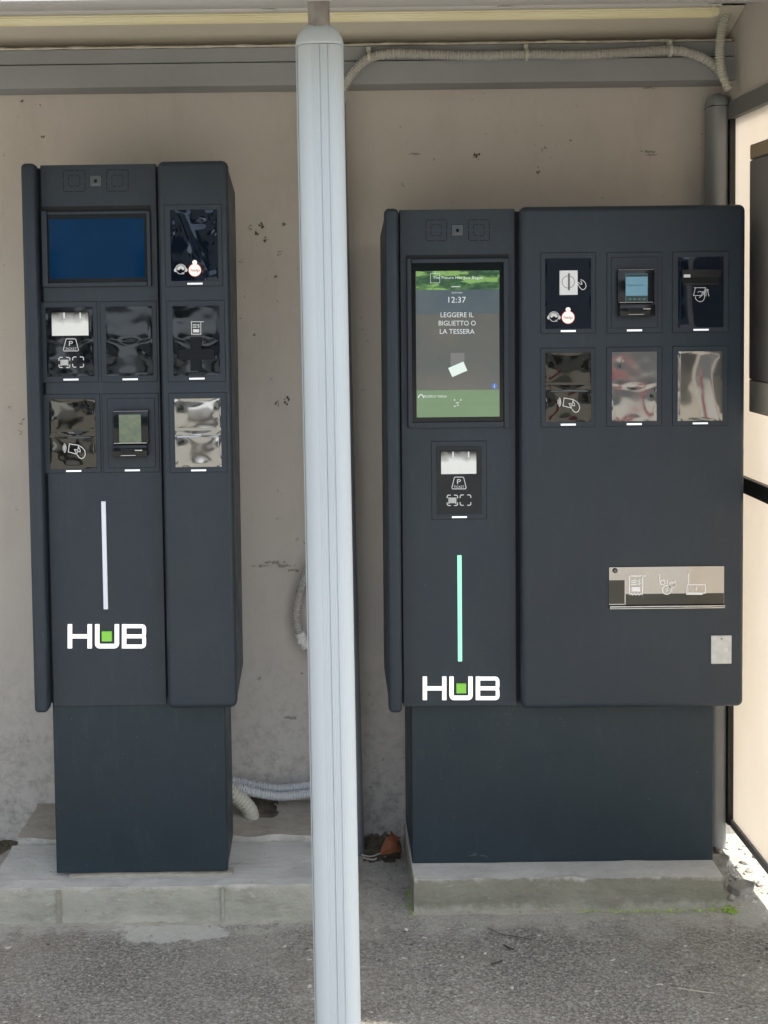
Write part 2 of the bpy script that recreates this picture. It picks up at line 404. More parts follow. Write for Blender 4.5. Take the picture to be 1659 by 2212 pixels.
# ------------------------------------------------------------------ concrete pads
def rough_block(bm, x0, x1, y0, y1, z0, z1, amp=.004, step=.03, mi_top=1, shear=0.):
    """a block cast by hand: gridded, edges worn"""
    r = bmesh.ops.create_cube(bm, size=1.)
    for v in r['verts']:
        v.co = Vector((x0 + (v.co.x + .5) * (x1 - x0), y0 + (v.co.y + .5) * (y1 - y0), z0 + (v.co.z + .5) * (z1 - z0)))
    fs = list({f for v in r['verts'] for f in v.link_faces})
    nx = max(1, int((x1 - x0) / step)); es = list({e for f in fs for e in f.edges})
    for ax, n in ((0, nx), (1, max(1, int((y1 - y0) / step))), (2, max(1, int((z1 - z0) / step)))):
        es = [e for e in bm.edges if e.is_valid and abs((e.verts[0].co - e.verts[1].co)[ax]) > .9 * ((x1 - x0), (y1 - y0), (z1 - z0))[ax] and all(x0 - 1e-4 <= v.co.x <= x1 + 1e-4 and y0 - 1e-4 <= v.co.y <= y1 + 1e-4 and z0 - 1e-4 <= v.co.z <= z1 + 1e-4 for v in e.verts)]
        if n > 1: bmesh.ops.subdivide_edges(bm, edges=es, cuts=n - 1, use_grid_fill=True)
    for v in bm.verts:
        if v.tag: continue
        v.tag = True; c = v.co
        edge = (abs(c.y - y0) < 1e-4 and abs(c.z - z1) < 1e-4)
        d = Vector((noise.noise(c * 14), noise.noise(c * 14 + Vector((5, 0, 0))), noise.noise(c * 11 + Vector((0, 7, 0))))) * amp
        if edge: d += Vector((0, abs(noise.noise(c * 40)) * .006 + .002, -abs(noise.noise(c * 33)) * .006 - .001))
        v.co = c + d
    for f in bm.faces:
        if f.is_valid: 
            f.normal_update()
            c = f.calc_center_median()
            if f.normal.z > .7 and x0 - .01 < c.x < x1 + .01 and y0 - .01 < c.y < y1 + .01: f.material_index = mi_top
    return bm
bm = NB(); rough_block(bm, -.835, .055, 2.70, 2.915, -.05, .096)
padA = tag(obj('concrete_pad', bm, [M['conc'], M['conc_top']]), 'wide pale concrete pad under the narrow payment machine', 'concrete pad')
bm = NB(); rough_block(bm, -.82, -.035, 2.921, 3.128, -.05, .113, .008, .03, 1)
obj('rear_slab', bm, [M['conc'], M['conc_brown']], padA)
for (x0, x1) in ((-.668, -.657), (-.262, -.255)):
    bm = NB(); box(bm, x0, x1, 2.6955, 2.705, .0, .088); obj('mortar_joint', bm, M['mortar'], padA)
bm = NB(); rough_block(bm, -.646, -.236, 2.742, 2.77, .09, .104, .003, .02)
obj('mortar_bed', bm, [M['mortar'], M['mortar']], padA)
bm = NB(); rough_block(bm, .215, .985, 2.733, 3.06, -.05, .086)
for v in bm.verts:                              # the right end splays out towards the ground
    if v.co.x > .9 and v.co.z < .05: v.co.x += .012
def lip(parent, x0, x1, y, r):
    bm = NB(); n_ = int((x1 - x0) / .008); rows = []
    for i in range(n_ + 1):
        x = x0 + (x1 - x0) * i / n_; h = r * (.45 + 1.1 * abs(noise.noise(Vector((x * 22, y, 3)))) + .5 * noise.noise(Vector((x * 90, 2, y))))
        rows.append([bm.verts.new(p) for p in ((x, y + .004, h * .9), (x, y - h * .5, h * .8), (x, y - h * 1.6, -.002))])
    for a_, b_ in zip(rows, rows[1:]):
        for k in range(2): bm.faces.new((a_[k], a_[k + 1], b_[k + 1], b_[k]))
    obj('mortar_lip', bm, M['mortar'], parent, smooth=True)
lip(padA, -.835, .055, 2.70, .009)
padB = tag(obj('concrete_pad', bm, [M['conc_olive'], M['conc_top']]), 'narrow olive stained concrete pad under the wide payment machine', 'concrete pad')

lip(padB, .213, .99, 2.733, .007)

# ------------------------------------------------------------------ canopy, beam, lamp
def ceilz(Y): return 2.09 + .24 * (Y - 2.12)
bm = NB()
prism(bm, [Vector((-4.5, 1.87, ceilz(1.87))), Vector((-4.5, WALL - .004, ceilz(WALL))), Vector((-4.5, WALL - .004, ceilz(WALL) + .05)), Vector((-4.5, 1.87, ceilz(1.87) + .09))], Vector((5.70, 0, 0)))
can = tag(obj('canopy_roof', bm, M['ceil']), 'grey sloping canopy roof above the tube lamp and silver post', 'canopy')
bl = at(690, 183, 3.03); tz = at(690, 99, 3.03)
zb, zt = bl.z, tz.z; zm = at(690, 132, 3.03).z
bm = NB()
box(bm, -4.4, 1.128, 3.03, 3.127, zb, zm - .0015, .002, 2)
box(bm, -4.4, 1.128, 3.036, 3.127, zm + .0015, zt, .002, 2)
box(bm, -4.4, 1.128, 3.05, 3.12, zm - .002, zm + .002, mi=1)
beam = tag(obj('wall_beam', bm, [M['beam'], M['gap']]), 'long grey metal beam running along the wall under the canopy', 'beam')
bm = NB()
n = 260; rows = []
for i in range(n + 1):
    x = -1.4 + 2.51 * i / n
    h = .0045 + .003 * noise.noise(Vector((x * 18, 0, 0))) + .002 * noise.noise(Vector((x * 60, 4, 0)))
    d = .006 + .003 * noise.noise(Vector((x * 25, 9, 0))); zz = zt + .0015 + .0015 * noise.noise(Vector((x * 7, 2, 0)))
    rows.append([bm.verts.new(p) for p in ((x, 3.034, zz - h * .4), (x, 3.03 - d, zz), (x, 3.033, zz + h), (x, 3.1, zz + h))])
for a, b in zip(rows, rows[1:]):
    for k in range(3): bm.faces.new((a[k], a[k + 1], b[k + 1], b[k]))
obj('caulk_bead', bm, M['caulk'], beam, smooth=True)

bm = NB(); zs = ceilz(2.95) - .004
prism(bm, [Vector((-4.4, 3.115, zt + .008)), Vector((-4.4, 2.95, zs)), Vector((-4.4, 2.962, zs + .003)), Vector((-4.4, 3.127, zt + .012))], Vector((4.4 + 1.117, 0, 0)))
tag(obj('soffit_board', bm, M['soffit']), 'pale cream sloping board between the canopy lamp and the grey beam', 'board')

Yl = 2.86
p0 = at(-900, 46, Yl); p1 = at(1545, 13, Yl); zc = at(690, 34, Yl).z
lamp = thing('tube_lamp', 'long unlit tube lamp with a ribbed yellowed diffuser under the canopy', 'lamp', (p1.x, Yl, zc))
bm = NB(); prof = []
for k in range(49):                             # ribbed half-round diffuser
    a = math.pi * (-.12 + 1.24 * k / 48); r = .0165 - .0007 * (k % 4 in (0, 1))
    prof.append(Vector((0, -math.cos(a) * r, -math.sin(a) * r)))
prism(bm, [q + Vector((p0.x - p1.x, 0, 0)) for q in prof], Vector((p1.x - p0.x - .012, 0, 0)))
obj('diffuser', bm, M['lamp'], lamp)
bm = NB(); cyl(bm, (-.0118, 0, .0), (.006, 0, .0), .0178, .0125); cyl(bm, (.0062, 0, 0), (.012, 0, 0), .0118, .006)
obj('end_cap', bm, M['lamp'], lamp)
bm = NB(); box(bm, p0.x - p1.x, .0, -.012, .014, .0065, .022)
for xx in (-1.14, -.02, -.55): box(bm, xx, xx + .03, -.02, -.0125, .0085, .0125)
obj('lamp_housing', bm, M['ceil'], lamp)

# ------------------------------------------------------------------ posts
def post_profile(w, d, ribs, n=181):
    """rounded extrusion section; fine flutes in the middle of the front"""
    out = []
    for k in range(n):
        t = -1 + 2 * k / (n - 1); x = math.sin(t * math.pi / 2) * w if False else t * w
        y = -d * (1 - abs(t) ** 3.2) ** (1 / 2.0) if abs(t) < 1 else 0
        if ribs:
            u = (t + 1) / 2
            if .33 < u < .93 and (k % 6) < 3: y += .0006 if u < .72 else .0003
            if abs(u - .50) < .006 or abs(u - .665) < .006: y += .0018
            if abs(u - .035) < .006: y += .006
        out.append((x, y))
    back = [(w * .98, d * .6), (w * .7, d), (-w * .7, d), (-w * .98, d * .6)]
    return out + back
def post(root, w, d, z0, z1, m, cap_h, ribs=True, capm=None, shift=0):
    pr = post_profile(w, d, ribs); bm = NB()
    prism(bm, [Vector((x, y, z0)) for x, y in pr], Vector((0, 0, z1 - z0)))
    bmesh.ops.delete(bm, geom=[f for f in bm.faces if len(f.verts) > 4], context='FACES')   # hollow extrusion, closed by the cap
    obj('shaft', bm, m, root)
    pr = post_profile(w * 1.012, d * 1.03, False, 61); bm = NB(); rings = []
    for k in range(15):
        a = k / 14 * math.pi / 2; sx = max(.03, math.cos(a) ** .82) ; sy = max(.03, math.cos(a) ** .8); zz = z1 + .0015 + cap_h * math.sin(a)
        rings.append([bm.verts.new((x * sx, y * sy, zz)) for x, y in pr])
    for a, b in zip(rings, rings[1:]):
        for i in range(len(pr)): bm.faces.new((a[i], a[(i + 1) % len(pr)], b[(i + 1) % len(pr)], b[i]))
    bm.faces.new(rings[-1]); bm.faces.new(rings[0][::-1])
    obj('dome_cap', bm, capm or m, root, smooth=True)
YP = 2.10
top = at(690, 96, YP); bot = at(730, 2212, YP); k = (bot.x - top.x) / (bot.z - top.z)
base = Vector((top.x - k * top.z, YP + .028, 0))
fp = thing('front_post', 'silver fluted post with a domed cap standing in front, between the machines', 'post', base)
fp.rotation_euler = (0, math.atan(k), 0)
PW = 51.8 / F * (YP - .0)
post(fp, PW, .034, -.02, top.z, M['alu'], .0425)
bm = NB(); cyl(bm, (0, -.004, top.z + .036), (0, -.004, ceilz(YP) + .02), .0205, .0205, 32)
obj('pipe_stub', bm, M['stub'], fp, smooth=False)
for f in fp.children[-1].data.polygons: f.use_smooth = len(f.vertices) == 4

t2 = at(722, 200, 3.03); b2 = at(764, 1830, 3.03)
k2 = (b2.x - t2.x) / (b2.z - t2.z)
rp = thing('rear_post', 'dark grey post against the wall just behind the silver post', 'post', (t2.x - k2 * t2.z, 3.06, 0), 'grey posts against the wall')
rp.rotation_euler = (0, math.atan(k2), 0)
post(rp, .030, .035, -.02, t2.z - .03, M['alu_dark'], .03, False)
cx = (at(1533, 600, 3.04).x + at(1570, 600, 3.04).x) / 2 + .001
cz = at(1550, 228, 3.04).z
rp2 = thing('rear_post', 'grey corner post with a dome cap behind the wide machine, at the side panel', 'post', (cx + .006, 3.072, 0), 'grey posts against the wall')
post(rp2, .0265, .034, .0, cz, M['post_green'], .036, False)
bm = NB(); box(bm, -.0255, .0255, -.034, .03, cz - .0005, cz + .0012); obj('cap_seam', bm, M['gap'], rp2)

# ------------------------------------------------------------------ side panel on the right
PX = 1.117
sp = thing('side_panel', 'tall cream translucent side panel with black rail, right of the wide machine', 'panel', (PX, 3.04, 0))
def L(x0, x1, y0, y1, z0, z1): return (x0 - PX, x1 - PX, y0 - 3.04, y1 - 3.04, z0, z1)
bm = NB(); box(bm, *L(PX + .004, PX + .010, 2.12, 3.03, .085, 2.015)); obj('cream_sheet', bm, M['panel'], sp)
bm = NB(); box(bm, *L(PX + .002, PX + .02, 2.12, 3.128, 2.05, 2.33)); obj('upper_sheet', bm, M['wall'], sp)
bm = NB(); box(bm, *L(PX - .012, PX + .022, 2.12, 3.055, 2.005, 2.052), bev=.002); obj('top_rail', bm, M['trim'], sp)
bm = NB(); box(bm, *L(PX - .014, PX + .003, 2.12, 3.0, 1.012, 1.054), bev=.002); obj('middle_rail', bm, M['frame_black'], sp)
bm = NB(); box(bm, *L(PX - .010, PX + .016, 3.032, 3.05, .07, 2.004)); box(bm, *L(PX + .012, PX + .0155, 3.0505, 3.128, .07, 2.048)); obj('rear_frame', bm, M['frame_black'], sp)
bm = NB(); box(bm, *L(PX - .004, PX + .016, 2.12, 3.05, .066, .086), bev=.002); obj('bottom_rail', bm, M['trim'], sp)
# flat board added in place of the soft shadow shape on the panel
bm = NB()
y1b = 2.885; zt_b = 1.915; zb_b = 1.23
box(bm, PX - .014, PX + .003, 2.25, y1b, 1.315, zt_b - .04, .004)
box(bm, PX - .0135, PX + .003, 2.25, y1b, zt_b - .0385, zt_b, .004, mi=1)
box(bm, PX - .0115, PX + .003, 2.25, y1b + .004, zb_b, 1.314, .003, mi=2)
tag(obj('shadow_shape_board', bm, [mat('shadow_shape_dark', (.21, .195, .185), .5, var=(3, .3)), mat('shadow_shape_tan_edge', (.36, .28, .18), .6), mat('shadow_shape_beige_foot', (.46, .42, .35), .6)]), 'dark grey board with a tan top edge, standing in for a shadow shape on the cream side panel', 'board')

# ------------------------------------------------------------------ conduits
def conduit(name, label, pts, r, m, rib=(.0072, .0023), step=.0016, group='corrugated cable conduits', clips=()):
    bm = NB(); tube(bm, pts, r, step, 14, rib)
    o = tag(obj(name, bm, m), label, 'conduit', group)
    for c in clips:
        bm = NB(); c = Vector(c)
        for k in range(14):
            a0, a1 = [q * math.pi / 14 * 1.25 - .4 for q in (k, k + 1)]
            rr = r + .0012
            P = lambda a, q: c + Vector((0, -math.sin(a) * q, math.cos(a) * q))
            prism(bm, [P(a0, rr), P(a1, rr), P(a1, rr + .003), P(a0, rr + .003)], Vector((.008, 0, 0)))
        box(bm, c.x - .001, c.x + .009, c.y - .003, c.y + .016, c.z + r, c.z + r + .014)
        obj('saddle_clip', bm, M['conduit_l'], o)
    return o
YC = 3.012
pp = [at(x, y, YC) for x, y in ((722, 236), (746, 182), (768, 151), (797, 127), (835, 117), (880, 116), (950, 119), (1040, 121), (1138, 118), (1250, 119), (1350, 114), (1450, 109), (1500, 118), (1538, 138), (1560, 163))]
conduit('cable_conduit', 'beige corrugated conduit clipped along the grey beam beneath the canopy', pp, .0130, M['conduit'],
        clips=[at(793, 124, YC + .002), at(1133, 118, YC + .002), at(1444, 109, YC + .002)])
pp = [at(x, y, YC - .022) for x, y in ((1578, -30), (1572, 20), (1560, 60), (1555, 110), (1558, 150), (1566, 175), (1576, 195))]
conduit('cable_conduit', 'pale green grey corrugated conduit dropping into the corner post cap', pp, .0125, M['conduit_l'])
pp = [at(x, y, 3.09) for x, y in ((690, 1190), (662, 1240), (645, 1300), (641, 1335), (648, 1368), (664, 1398), (700, 1430))]
c3 = conduit('cable_conduit', 'short beige corrugated conduit bulging out left of the silver post', pp, .0125, M['conduit'])
bm = NB(); tube(bm, [at(x, y, 3.088) for x, y in ((648, 1366), (655, 1384), (664, 1398))], .0150, .003, 12, (.009, .0015)); obj('tape_wrap', bm, M['tape'], c3)
bm = NB(); a = at(643, 1388, 3.075); box(bm, a.x, a.x + .012, a.y, a.y + .012, a.z - .005, a.z + .007, .002); obj('tape_end', bm, M['tape'], c3)
pp = [at(x, y, 3.085) for x, y in ((470, 1685), (505, 1688), (560, 1698), (610, 1704), (670, 1697), (740, 1690))]
conduit('cable_conduit', 'upper of two grey conduits lying low between the narrow machine and silver post', pp, .0125, M['conduit_g'])
pp = [at(x, y, 3.055) for x, y in ((470, 1692), (505, 1700), (560, 1714), (610, 1720), (670, 1713), (740, 1702))]
conduit('cable_conduit', 'lower of two grey conduits lying low between the narrow machine and silver post', pp, .013, M['conduit_g'])
pp = [at(480, 1690, 3.02), at(505, 1716, 3.02), at(522, 1730, 3.025), at(540, 1752, 3.03), at(548, 1790, 3.04)]
conduit('cable_conduit', 'thick ribbed pale conduit stub entering the pad behind the narrow machine', pp, .0215, M['conduit_l'], (.010, .0025))

# ------------------------------------------------------------------ payment machines
class Machine:
    def __init__(s, name, label, corners, Y, group):
        (tl, tr, br, bl_) = [at(x, y, Y) for x, y in corners]
        s.Y = Y; s.phi = (math.atan2(tl.x - bl_.x, tl.z - bl_.z) + math.atan2(tr.x - br.x, tr.z - br.z)) / 2
        s.o = Vector(((bl_.x + br.x) / 2, Y, .09))
        s.root = thing(name, label, 'payment machine', s.o, group); s.root.rotation_euler = (0, s.phi, 0)
        s.inv = (Matrix.Translation(s.o) @ Matrix.Rotation(s.phi, 4, 'Y')).inverted()
        loc = [s.inv @ p for p in (tl, tr, br, bl_)]
        s.x0 = (loc[0].x + loc[3].x) / 2; s.x1 = (loc[1].x + loc[2].x) / 2
        s.z1 = (loc[0].z + loc[1].z) / 2; s.z0 = (loc[2].z + loc[3].z) / 2
    def p(s, x, y, dy=0.):
        q = s.inv @ at(x, y, s.Y + dy); return Vector((q.x, dy, q.z))
    def rect(s, x0, x1, y0, y1, dy=0.):
        c = s.p((x0 + x1) / 2, (y0 + y1) / 2, dy); k = (s.Y + dy) / F
        return c.x - (x1 - x0) * k / 2, c.x + (x1 - x0) * k / 2, c.z - (y1 - y0) * k / 2, c.z + (y1 - y0) * k / 2
    def plate(s, bm, x0, x1, y0, y1, dy, d0, d1, bev=0., mi=0):
        """box over a picture rectangle measured on plane dy, spanning depth d0..d1"""
        a, b, c, d = s.rect(x0, x1, y0, y1, dy); box(bm, a, b, d0, d1, c, d, bev, 2, mi); return bm
    def line(s, bm, pts, w, dy, proud=.0004, closed=False):
        for q in ribbon2d(pts, w, closed):
            prism(bm, [s.p(x, y, dy) for x, y in q], Vector((0, -proud, 0)))
        return bm
    def fill(s, bm, pts, dy, proud=.0004):
        prism(bm, [s.p(x, y, dy) for x, y in pts], Vector((0, -proud, 0))); return bm
    def text(s, bm, txt, cx, cy, h, wd, dy, proud=.0004):
        cu_ = bpy.data.curves.new('t', 'FONT'); cu_.body = txt; cu_.size = 1; cu_.resolution_u = 3
        o = bpy.data.objects.new('t', cu_); COL.objects.link(o); dg = bpy.context.evaluated_depsgraph_get()
        me = bpy.data.meshes.new_from_object(o.evaluated_get(dg)); bpy.data.objects.remove(o)
        xs_ = [v.co.x for v in me.vertices]; ys_ = [v.co.y for v in me.vertices]
        ax, bx, ay, by = min(xs_), max(xs_), min(ys_), max(ys_)
        vs = []
        for v in me.vertices:
            vs.append(bm.verts.new(s.p(cx + ((v.co.x - ax) / (bx - ax) - .5) * wd, cy - ((v.co.y - ay) / (by - ay) - .5) * h, dy) + Vector((0, -proud, 0))))
        for f in me.polygons:
            try: bm.faces.new([vs[i] for i in f.vertices])
            except ValueError: pass
        bpy.data.meshes.remove(me); return bm

def shell(m, strip_w, div_x, rec):
    """body, side strip, recessed centre fascia and proud door"""
    x0, x1, z0, z1, D = m.x0, m.x1, m.z0, m.z1, .285
    bm = NB(); i = .004
    for (a, b) in ((x0 + i, x1 - i),):
        pr = [Vector((a, .052, z0 + .006)), Vector((a, D, z0 + .022)), Vector((a, D, z1 - .052)), Vector((a, .052, z1 - .012))]
        prism(bm, pr, Vector((b - a, 0, 0)))
    obj('cabinet', bm, M['body'], m.root)
    bm = NB(); box(bm, x0 + .006, x1 - .006, .044, .0515, z0 + .008, z1 - .008); obj('gasket', bm, M['gap'], m.root)
    sx = x0 + strip_w
    bm = NB(); box(bm, x0, sx, 0, .043, z0 - .003, z1, .011, 4)
    o = obj('side_strip', bm, M['body'], m.root); o.data.shade_smooth(); fix_smooth(o)
    bm = NB(); box(bm, div_x, x1, 0, .043, z0 + .0025, z1 + .0005, .016, 5)
    o = obj('front_door', bm, M['body'], m.root); fix_smooth(o)
    return sx
def fix_smooth(o):
    """keep large flat faces flat, round the bevels"""
    o.data.shade_smooth()
    o.data.set_sharp_from_angle(angle=R(32))

def film(m, x0, x1, y0, y1, dy, proud, matn, parent, seed, amp=1., mode='X', name='cover_film'):
    """puckered plastic cover, modelled as a displaced sheet with a thin edge"""
    rnd = random.Random(seed); a, b, c, d = m.rect(x0, x1, y0, y1, dy); W, H = b - a, d - c
    nx, nz = 44, 68; J = lambda k: rnd.uniform(-k, k)
    halves = []                              # puckers at the middle of each edge of the lower and upper half
    for hv, on in ((0, mode in 'XL'), (1, mode == 'X')):
        if on: halves.append((hv, [(0 + J(.02), .5 + J(.12), .17 + J(.03), .24 + J(.05), 1.5 + J(.5)), (1 + J(.02), .5 + J(.12), .17 + J(.03), .24 + J(.05), 1.5 + J(.5)),
                                   (.5 + J(.08), 0, .22 + J(.04), .2 + J(.04), 1.3 + J(.5)), (.5 + J(.08), 1, .2 + J(.04), .16 + J(.04), -.9 + J(.4)), (.02, .02, .08, .1, J(1)), (.98, .05, .08, .1, J(1))]))
    loose = [(rnd.choice((0, 1, rnd.random())), rnd.random(), rnd.uniform(.07, .16), rnd.uniform(.05, .12), rnd.choice((-1, 1)) * rnd.uniform(.5, 1.3)) for _ in range(9 if mode == 'T' else 3)]
    edge = [(k, t_, .10, .05, rnd.uniform(.5, 1.2)) for k in (0, 1) for t_ in (.10 + J(.05), .40 + J(.05), .92)] if mode in 'FS' else []
    ph = rnd.uniform(0, 3)
    bm = NB(); g = []
    for j in range(nz + 1):
        row = []
        for i in range(nx + 1):
            u, v = i / nx, j / nz; h = 0
            for hv, lst in halves:
                w = v * 2 - hv; k_ = 1 / (1 + math.exp(-(w + .02) * 40)) * 1 / (1 + math.exp((w - 1.02) * 40)) if mode == 'L' else 1
                for (p, q, r1, r2, s_) in lst: h += k_ * s_ * math.exp(-((u - p) / r1) ** 2 - ((w - q) / r2) ** 2)
                if -.1 < w < 1.1: h += k_ * .7 * ((2 * u - 1) ** 2 - (2 * w - 1) ** 2)
            if mode in 'XL': h += .9 * math.exp(-abs((v - .5 - .04 * math.cos(u * 6.28)) / .05) ** 1.2) * (1 - abs(2 * u - 1) ** 3)
            for (p, q, r1, r2, s_) in loose + edge: h += (.5 if mode != 'T' else 1.2) * s_ * math.exp(-((u - p) / r1) ** 2 - ((v - q) / r2) ** 2)
            if mode == 'T': h += 1.6 * math.exp(-abs((u - .25 - .6 * (1 - v)) / .10) ** 1.4)
            if mode == 'S': h += 2.2 * math.sin(u * 5.5 + ph + .7 * math.sin(v * 3)) + 1.5 * math.exp(-abs((u - .62 - .3 * (1 - v)) / .1) ** 1.5) * (1 - v)
            h += .15 * noise.noise(Vector((u * 4 + seed, v * 6, 1.3)))
            e = min(1, min(u, 1 - u, v, 1 - v) / .04)
            row.append(bm.verts.new((a + u * W, dy - proud - .0009 * amp * h * e, c + v * H)))
        g.append(row)
    for j in range(nz):
        for i in range(nx): bm.faces.new((g[j][i], g[j][i + 1], g[j + 1][i + 1], g[j + 1][i]))
    e1 = [e for e in bm.edges if e.is_boundary]
    r = bmesh.ops.extrude_edge_only(bm, edges=e1)
    for v in [q for q in r['geom'] if isinstance(q, bmesh.types.BMVert)]: v.co.y = dy - .0005
    o = obj(name, bm, M[matn], parent); o.data.shade_smooth(); o.data.set_sharp_from_angle(angle=R(50)); return o

def module(m, outer, glass, barx, bary, dy, kind=None, name='module_bezel', label=None):
    x0, x1, y0, y1 = outer
    bm = NB(); m.plate(bm, x0 - .8, x1 + .8, y0 - .8, y1 + .8, dy, dy - .0004, dy + .001, mi=1)
    m.plate(bm, x0 + .5, x1 - .5, y0 + .5, y1 - .5, dy, dy - .0014, dy - .0003, .0005)
    bz = obj(name, bm, [M['body'], M['gap']], m.root)
    if label: bz['label'] = label
    bm = NB(); cx_ = (barx[0] + barx[1]) / 2
    m.plate(bm, barx[0], barx[1], bary[0], bary[1], dy, dy - .0022, dy - .001, .0003); obj('indicator_strip', bm, M['whitelit'], bz)
    return bz

def icon(m, parent, name, strokes, w, dy, mt='white', fills=(), texts=(), proud=.0003):
    bm = NB()
    for s_ in strokes:
        cl = False; pts = s_
        if isinstance(s_, tuple) and s_[0] == 'c': cl, pts = True, s_[1]
        m.line(bm, pts, w, dy, proud, cl)
    for f in fills: m.fill(bm, f, dy, proud)
    for t in texts: m.text(bm, t[0], t[1], t[2], t[3], t[4], dy, proud)
    return obj(name, bm, M[mt], parent)

def speakers(m, sqs, lens, dy):
    for (x0, x1, y0, y1) in sqs:
        bm = NB()
        def dashed(x0, x1, y0, y1, w, gap):
            cx_, cy_ = (x0 + x1) / 2, (y0 + y1) / 2
            for pts in ([(x0 + 1.5, y0), (cx_ - gap, y0)], [(cx_ + gap, y0), (x1 - 1.5, y0)], [(x0 + 1.5, y1), (cx_ - gap, y1)], [(cx_ + gap, y1), (x1 - 1.5, y1)],
                        [(x0, y0 + 1.5), (x0, cy_ - gap)], [(x0, cy_ + gap), (x0, y1 - 1.5)], [(x1, y0 + 1.5), (x1, cy_ - gap)], [(x1, cy_ + gap), (x1, y1 - 1.5)]):
                m.line(bm, pts, w, dy, .0003)
        dashed(x0, x1, y0, y1, 1.7, 1.8)
        k = (x1 - x0) * .24; dashed(x0 + k, x1 - k, y0 + k, y1 - k, 1.7, 2)
        obj('speaker_grille', bm, M['gap'], m.root)
    bm = NB(); m.plate(bm, lens[0] - 1, lens[1] + 1, lens[2] - 1, lens[3] + 1, dy, dy - .0005, dy + .001, mi=1); m.plate(bm, lens[0], lens[1], lens[2], lens[3], dy, dy - .0012, dy - .0004, .0003)
    L_ = obj('camera_window', bm, [mat('smoked_window', (.075, .095, .105), .3), M['gap']], m.root)
    bm = NB(); c = m.p((lens[0] + lens[1]) / 2, (lens[2] + lens[3]) / 2, dy); cyl(bm, c + Vector((0, -.0018, 0)), c + Vector((0, -.001, 0)), .0042); obj('lens', bm, M['glossblack'], L_)
    bm = NB(); m.plate(bm, lens[0] + 4, lens[1] - 4, lens[3] - 5, lens[3] - 3.6, dy, dy - .0016, dy - .001); obj('bracket', bm, M['trim'], L_)

def letters_hub(m, hx, y0, y1, k, dy, green):
    """three extruded letters; hx are the x positions measured on the picture"""
    t = 7.2 * k
    def U(x0, x1): return [(x0 + t / 2, y0), (x0 + t / 2, y1 - t / 2 - 4 * k)] + [(x0 + t / 2 + 4 * k - 4 * k * math.cos(a), y1 - t / 2 - 4 * k + 4 * k * math.sin(a)) for a in (R(30), R(60), R(90))] + [(x1 - t / 2 - 4 * k + 4 * k * math.sin(a), y1 - t / 2 - 4 * k + 4 * k * math.cos(a)) for a in (0, R(30), R(60), R(90))] + [(x1 - t / 2, y0)]
    ym = (y0 + y1) / 2
    def halfb(x0, x1, a, b): r = 4 * k; return [(x0, a), (x1 - r, a)] + [(x1 - r + r * math.sin(q), a + r - r * math.cos(q)) for q in (R(30), R(60), R(90))] + [(x1 - r + r * math.cos(q), b - r + r * math.sin(q)) for q in (0, R(30), R(60), R(90))] + [(x0, b)]
    for nm, strokes in (('letter_h', [([(hx[0] + t / 2, y0), (hx[0] + t / 2, y1)], t), ([(hx[1] - t / 2, y0), (hx[1] - t / 2, y1)], t), ([(hx[0] + t, ym), (hx[1] - t, ym)], t * .92)]),
                        ('letter_u', [(U(hx[2], hx[3]), t)]),
                        ('letter_b', [([(hx[4] + t / 2, y0), (hx[4] + t / 2, y1)], t), (halfb(hx[4] + t, hx[5] - t / 2, y0 + t * .42, ym), t * .84), (halfb(hx[4] + t, hx[5] - t / 2, ym, y1 - t * .42), t * .84)])):
        bm = NB()
        for j, (p_, w_) in enumerate(strokes): m.line(bm, p_, w_, dy - .0002, .0045 + .00008 * j)
        rim = NB()
        for j, (p_, w_) in enumerate(strokes): m.line(rim, p_, w_ + 2.2, dy, .0012 + .00008 * j)
        o = obj(nm, bm, M['logo'], m.root); obj('letter_backing', rim, M['logo_rim'], o)
    bm = NB(); m.plate(bm, green[0], green[1], green[2], green[3], dy, dy - .006, dy + .001, .0008); obj('green_square', bm, M['green'], m.root)

def scan_icons(m, parent, boxes, dy):
    for n_, (x0, x1, y0, y1) in enumerate(boxes):
        g_ = (x1 - x0) * .30; r = 2.5
        st = [[(x0, y0 + g_), (x0, y0 + r), (x0 + r * .4, y0 + r * .4), (x0 + r, y0), (x0 + g_ + 1, y0)], [(x1, y0 + g_), (x1, y0 + r), (x1 - r * .4, y0 + r * .4), (x1 - r, y0), (x1 - g_ - 1, y0)],
              [(x0, y1 - g_), (x0, y1 - r), (x0 + r * .4, y1 - r * .4), (x0 + r, y1), (x0 + g_ + 1, y1)], [(x1, y1 - g_), (x1, y1 - r), (x1 - r * .4, y1 - r * .4), (x1 - r, y1), (x1 - g_ - 1, y1)]]
        cx_, cy_ = (x0 + x1) / 2, (y0 + y1) / 2
        if n_ == 0:     # barcode
            for k in range(7): st.append([(cx_ - 7.5 + k * 2.5, cy_ - 6), (cx_ - 7.5 + k * 2.5, cy_ + (6 if k in (1, 2, 3, 4, 5) else 8))])
        icon(m, parent, 'scan_icon', st, 1.7, dy)
def ticket_icon(m, parent, x0, x1, y0, y1, dy):
    k = (x1 - x0) * .17; r = 1.6
    icon(m, parent, 'ticket_icon', [('c', [(x0 + k + r, y0), (x1 - k - r, y0), (x1 - k, y0 + r), (x1, y1 - r * 1.4), (x1 - r, y1), (x0 + r, y1), (x0, y1 - r * 1.4), (x0 + k, y0 + r)])], 1.5, dy,
         texts=(('P', (x0 + x1) / 2, y0 + (y1 - y0) * .38, (y1 - y0) * .40, (x1 - x0) * .26), ('TICKET', (x0 + x1) / 2, y1 - (y1 - y0) * .18, (y1 - y0) * .18, (x1 - x0) * .76)))
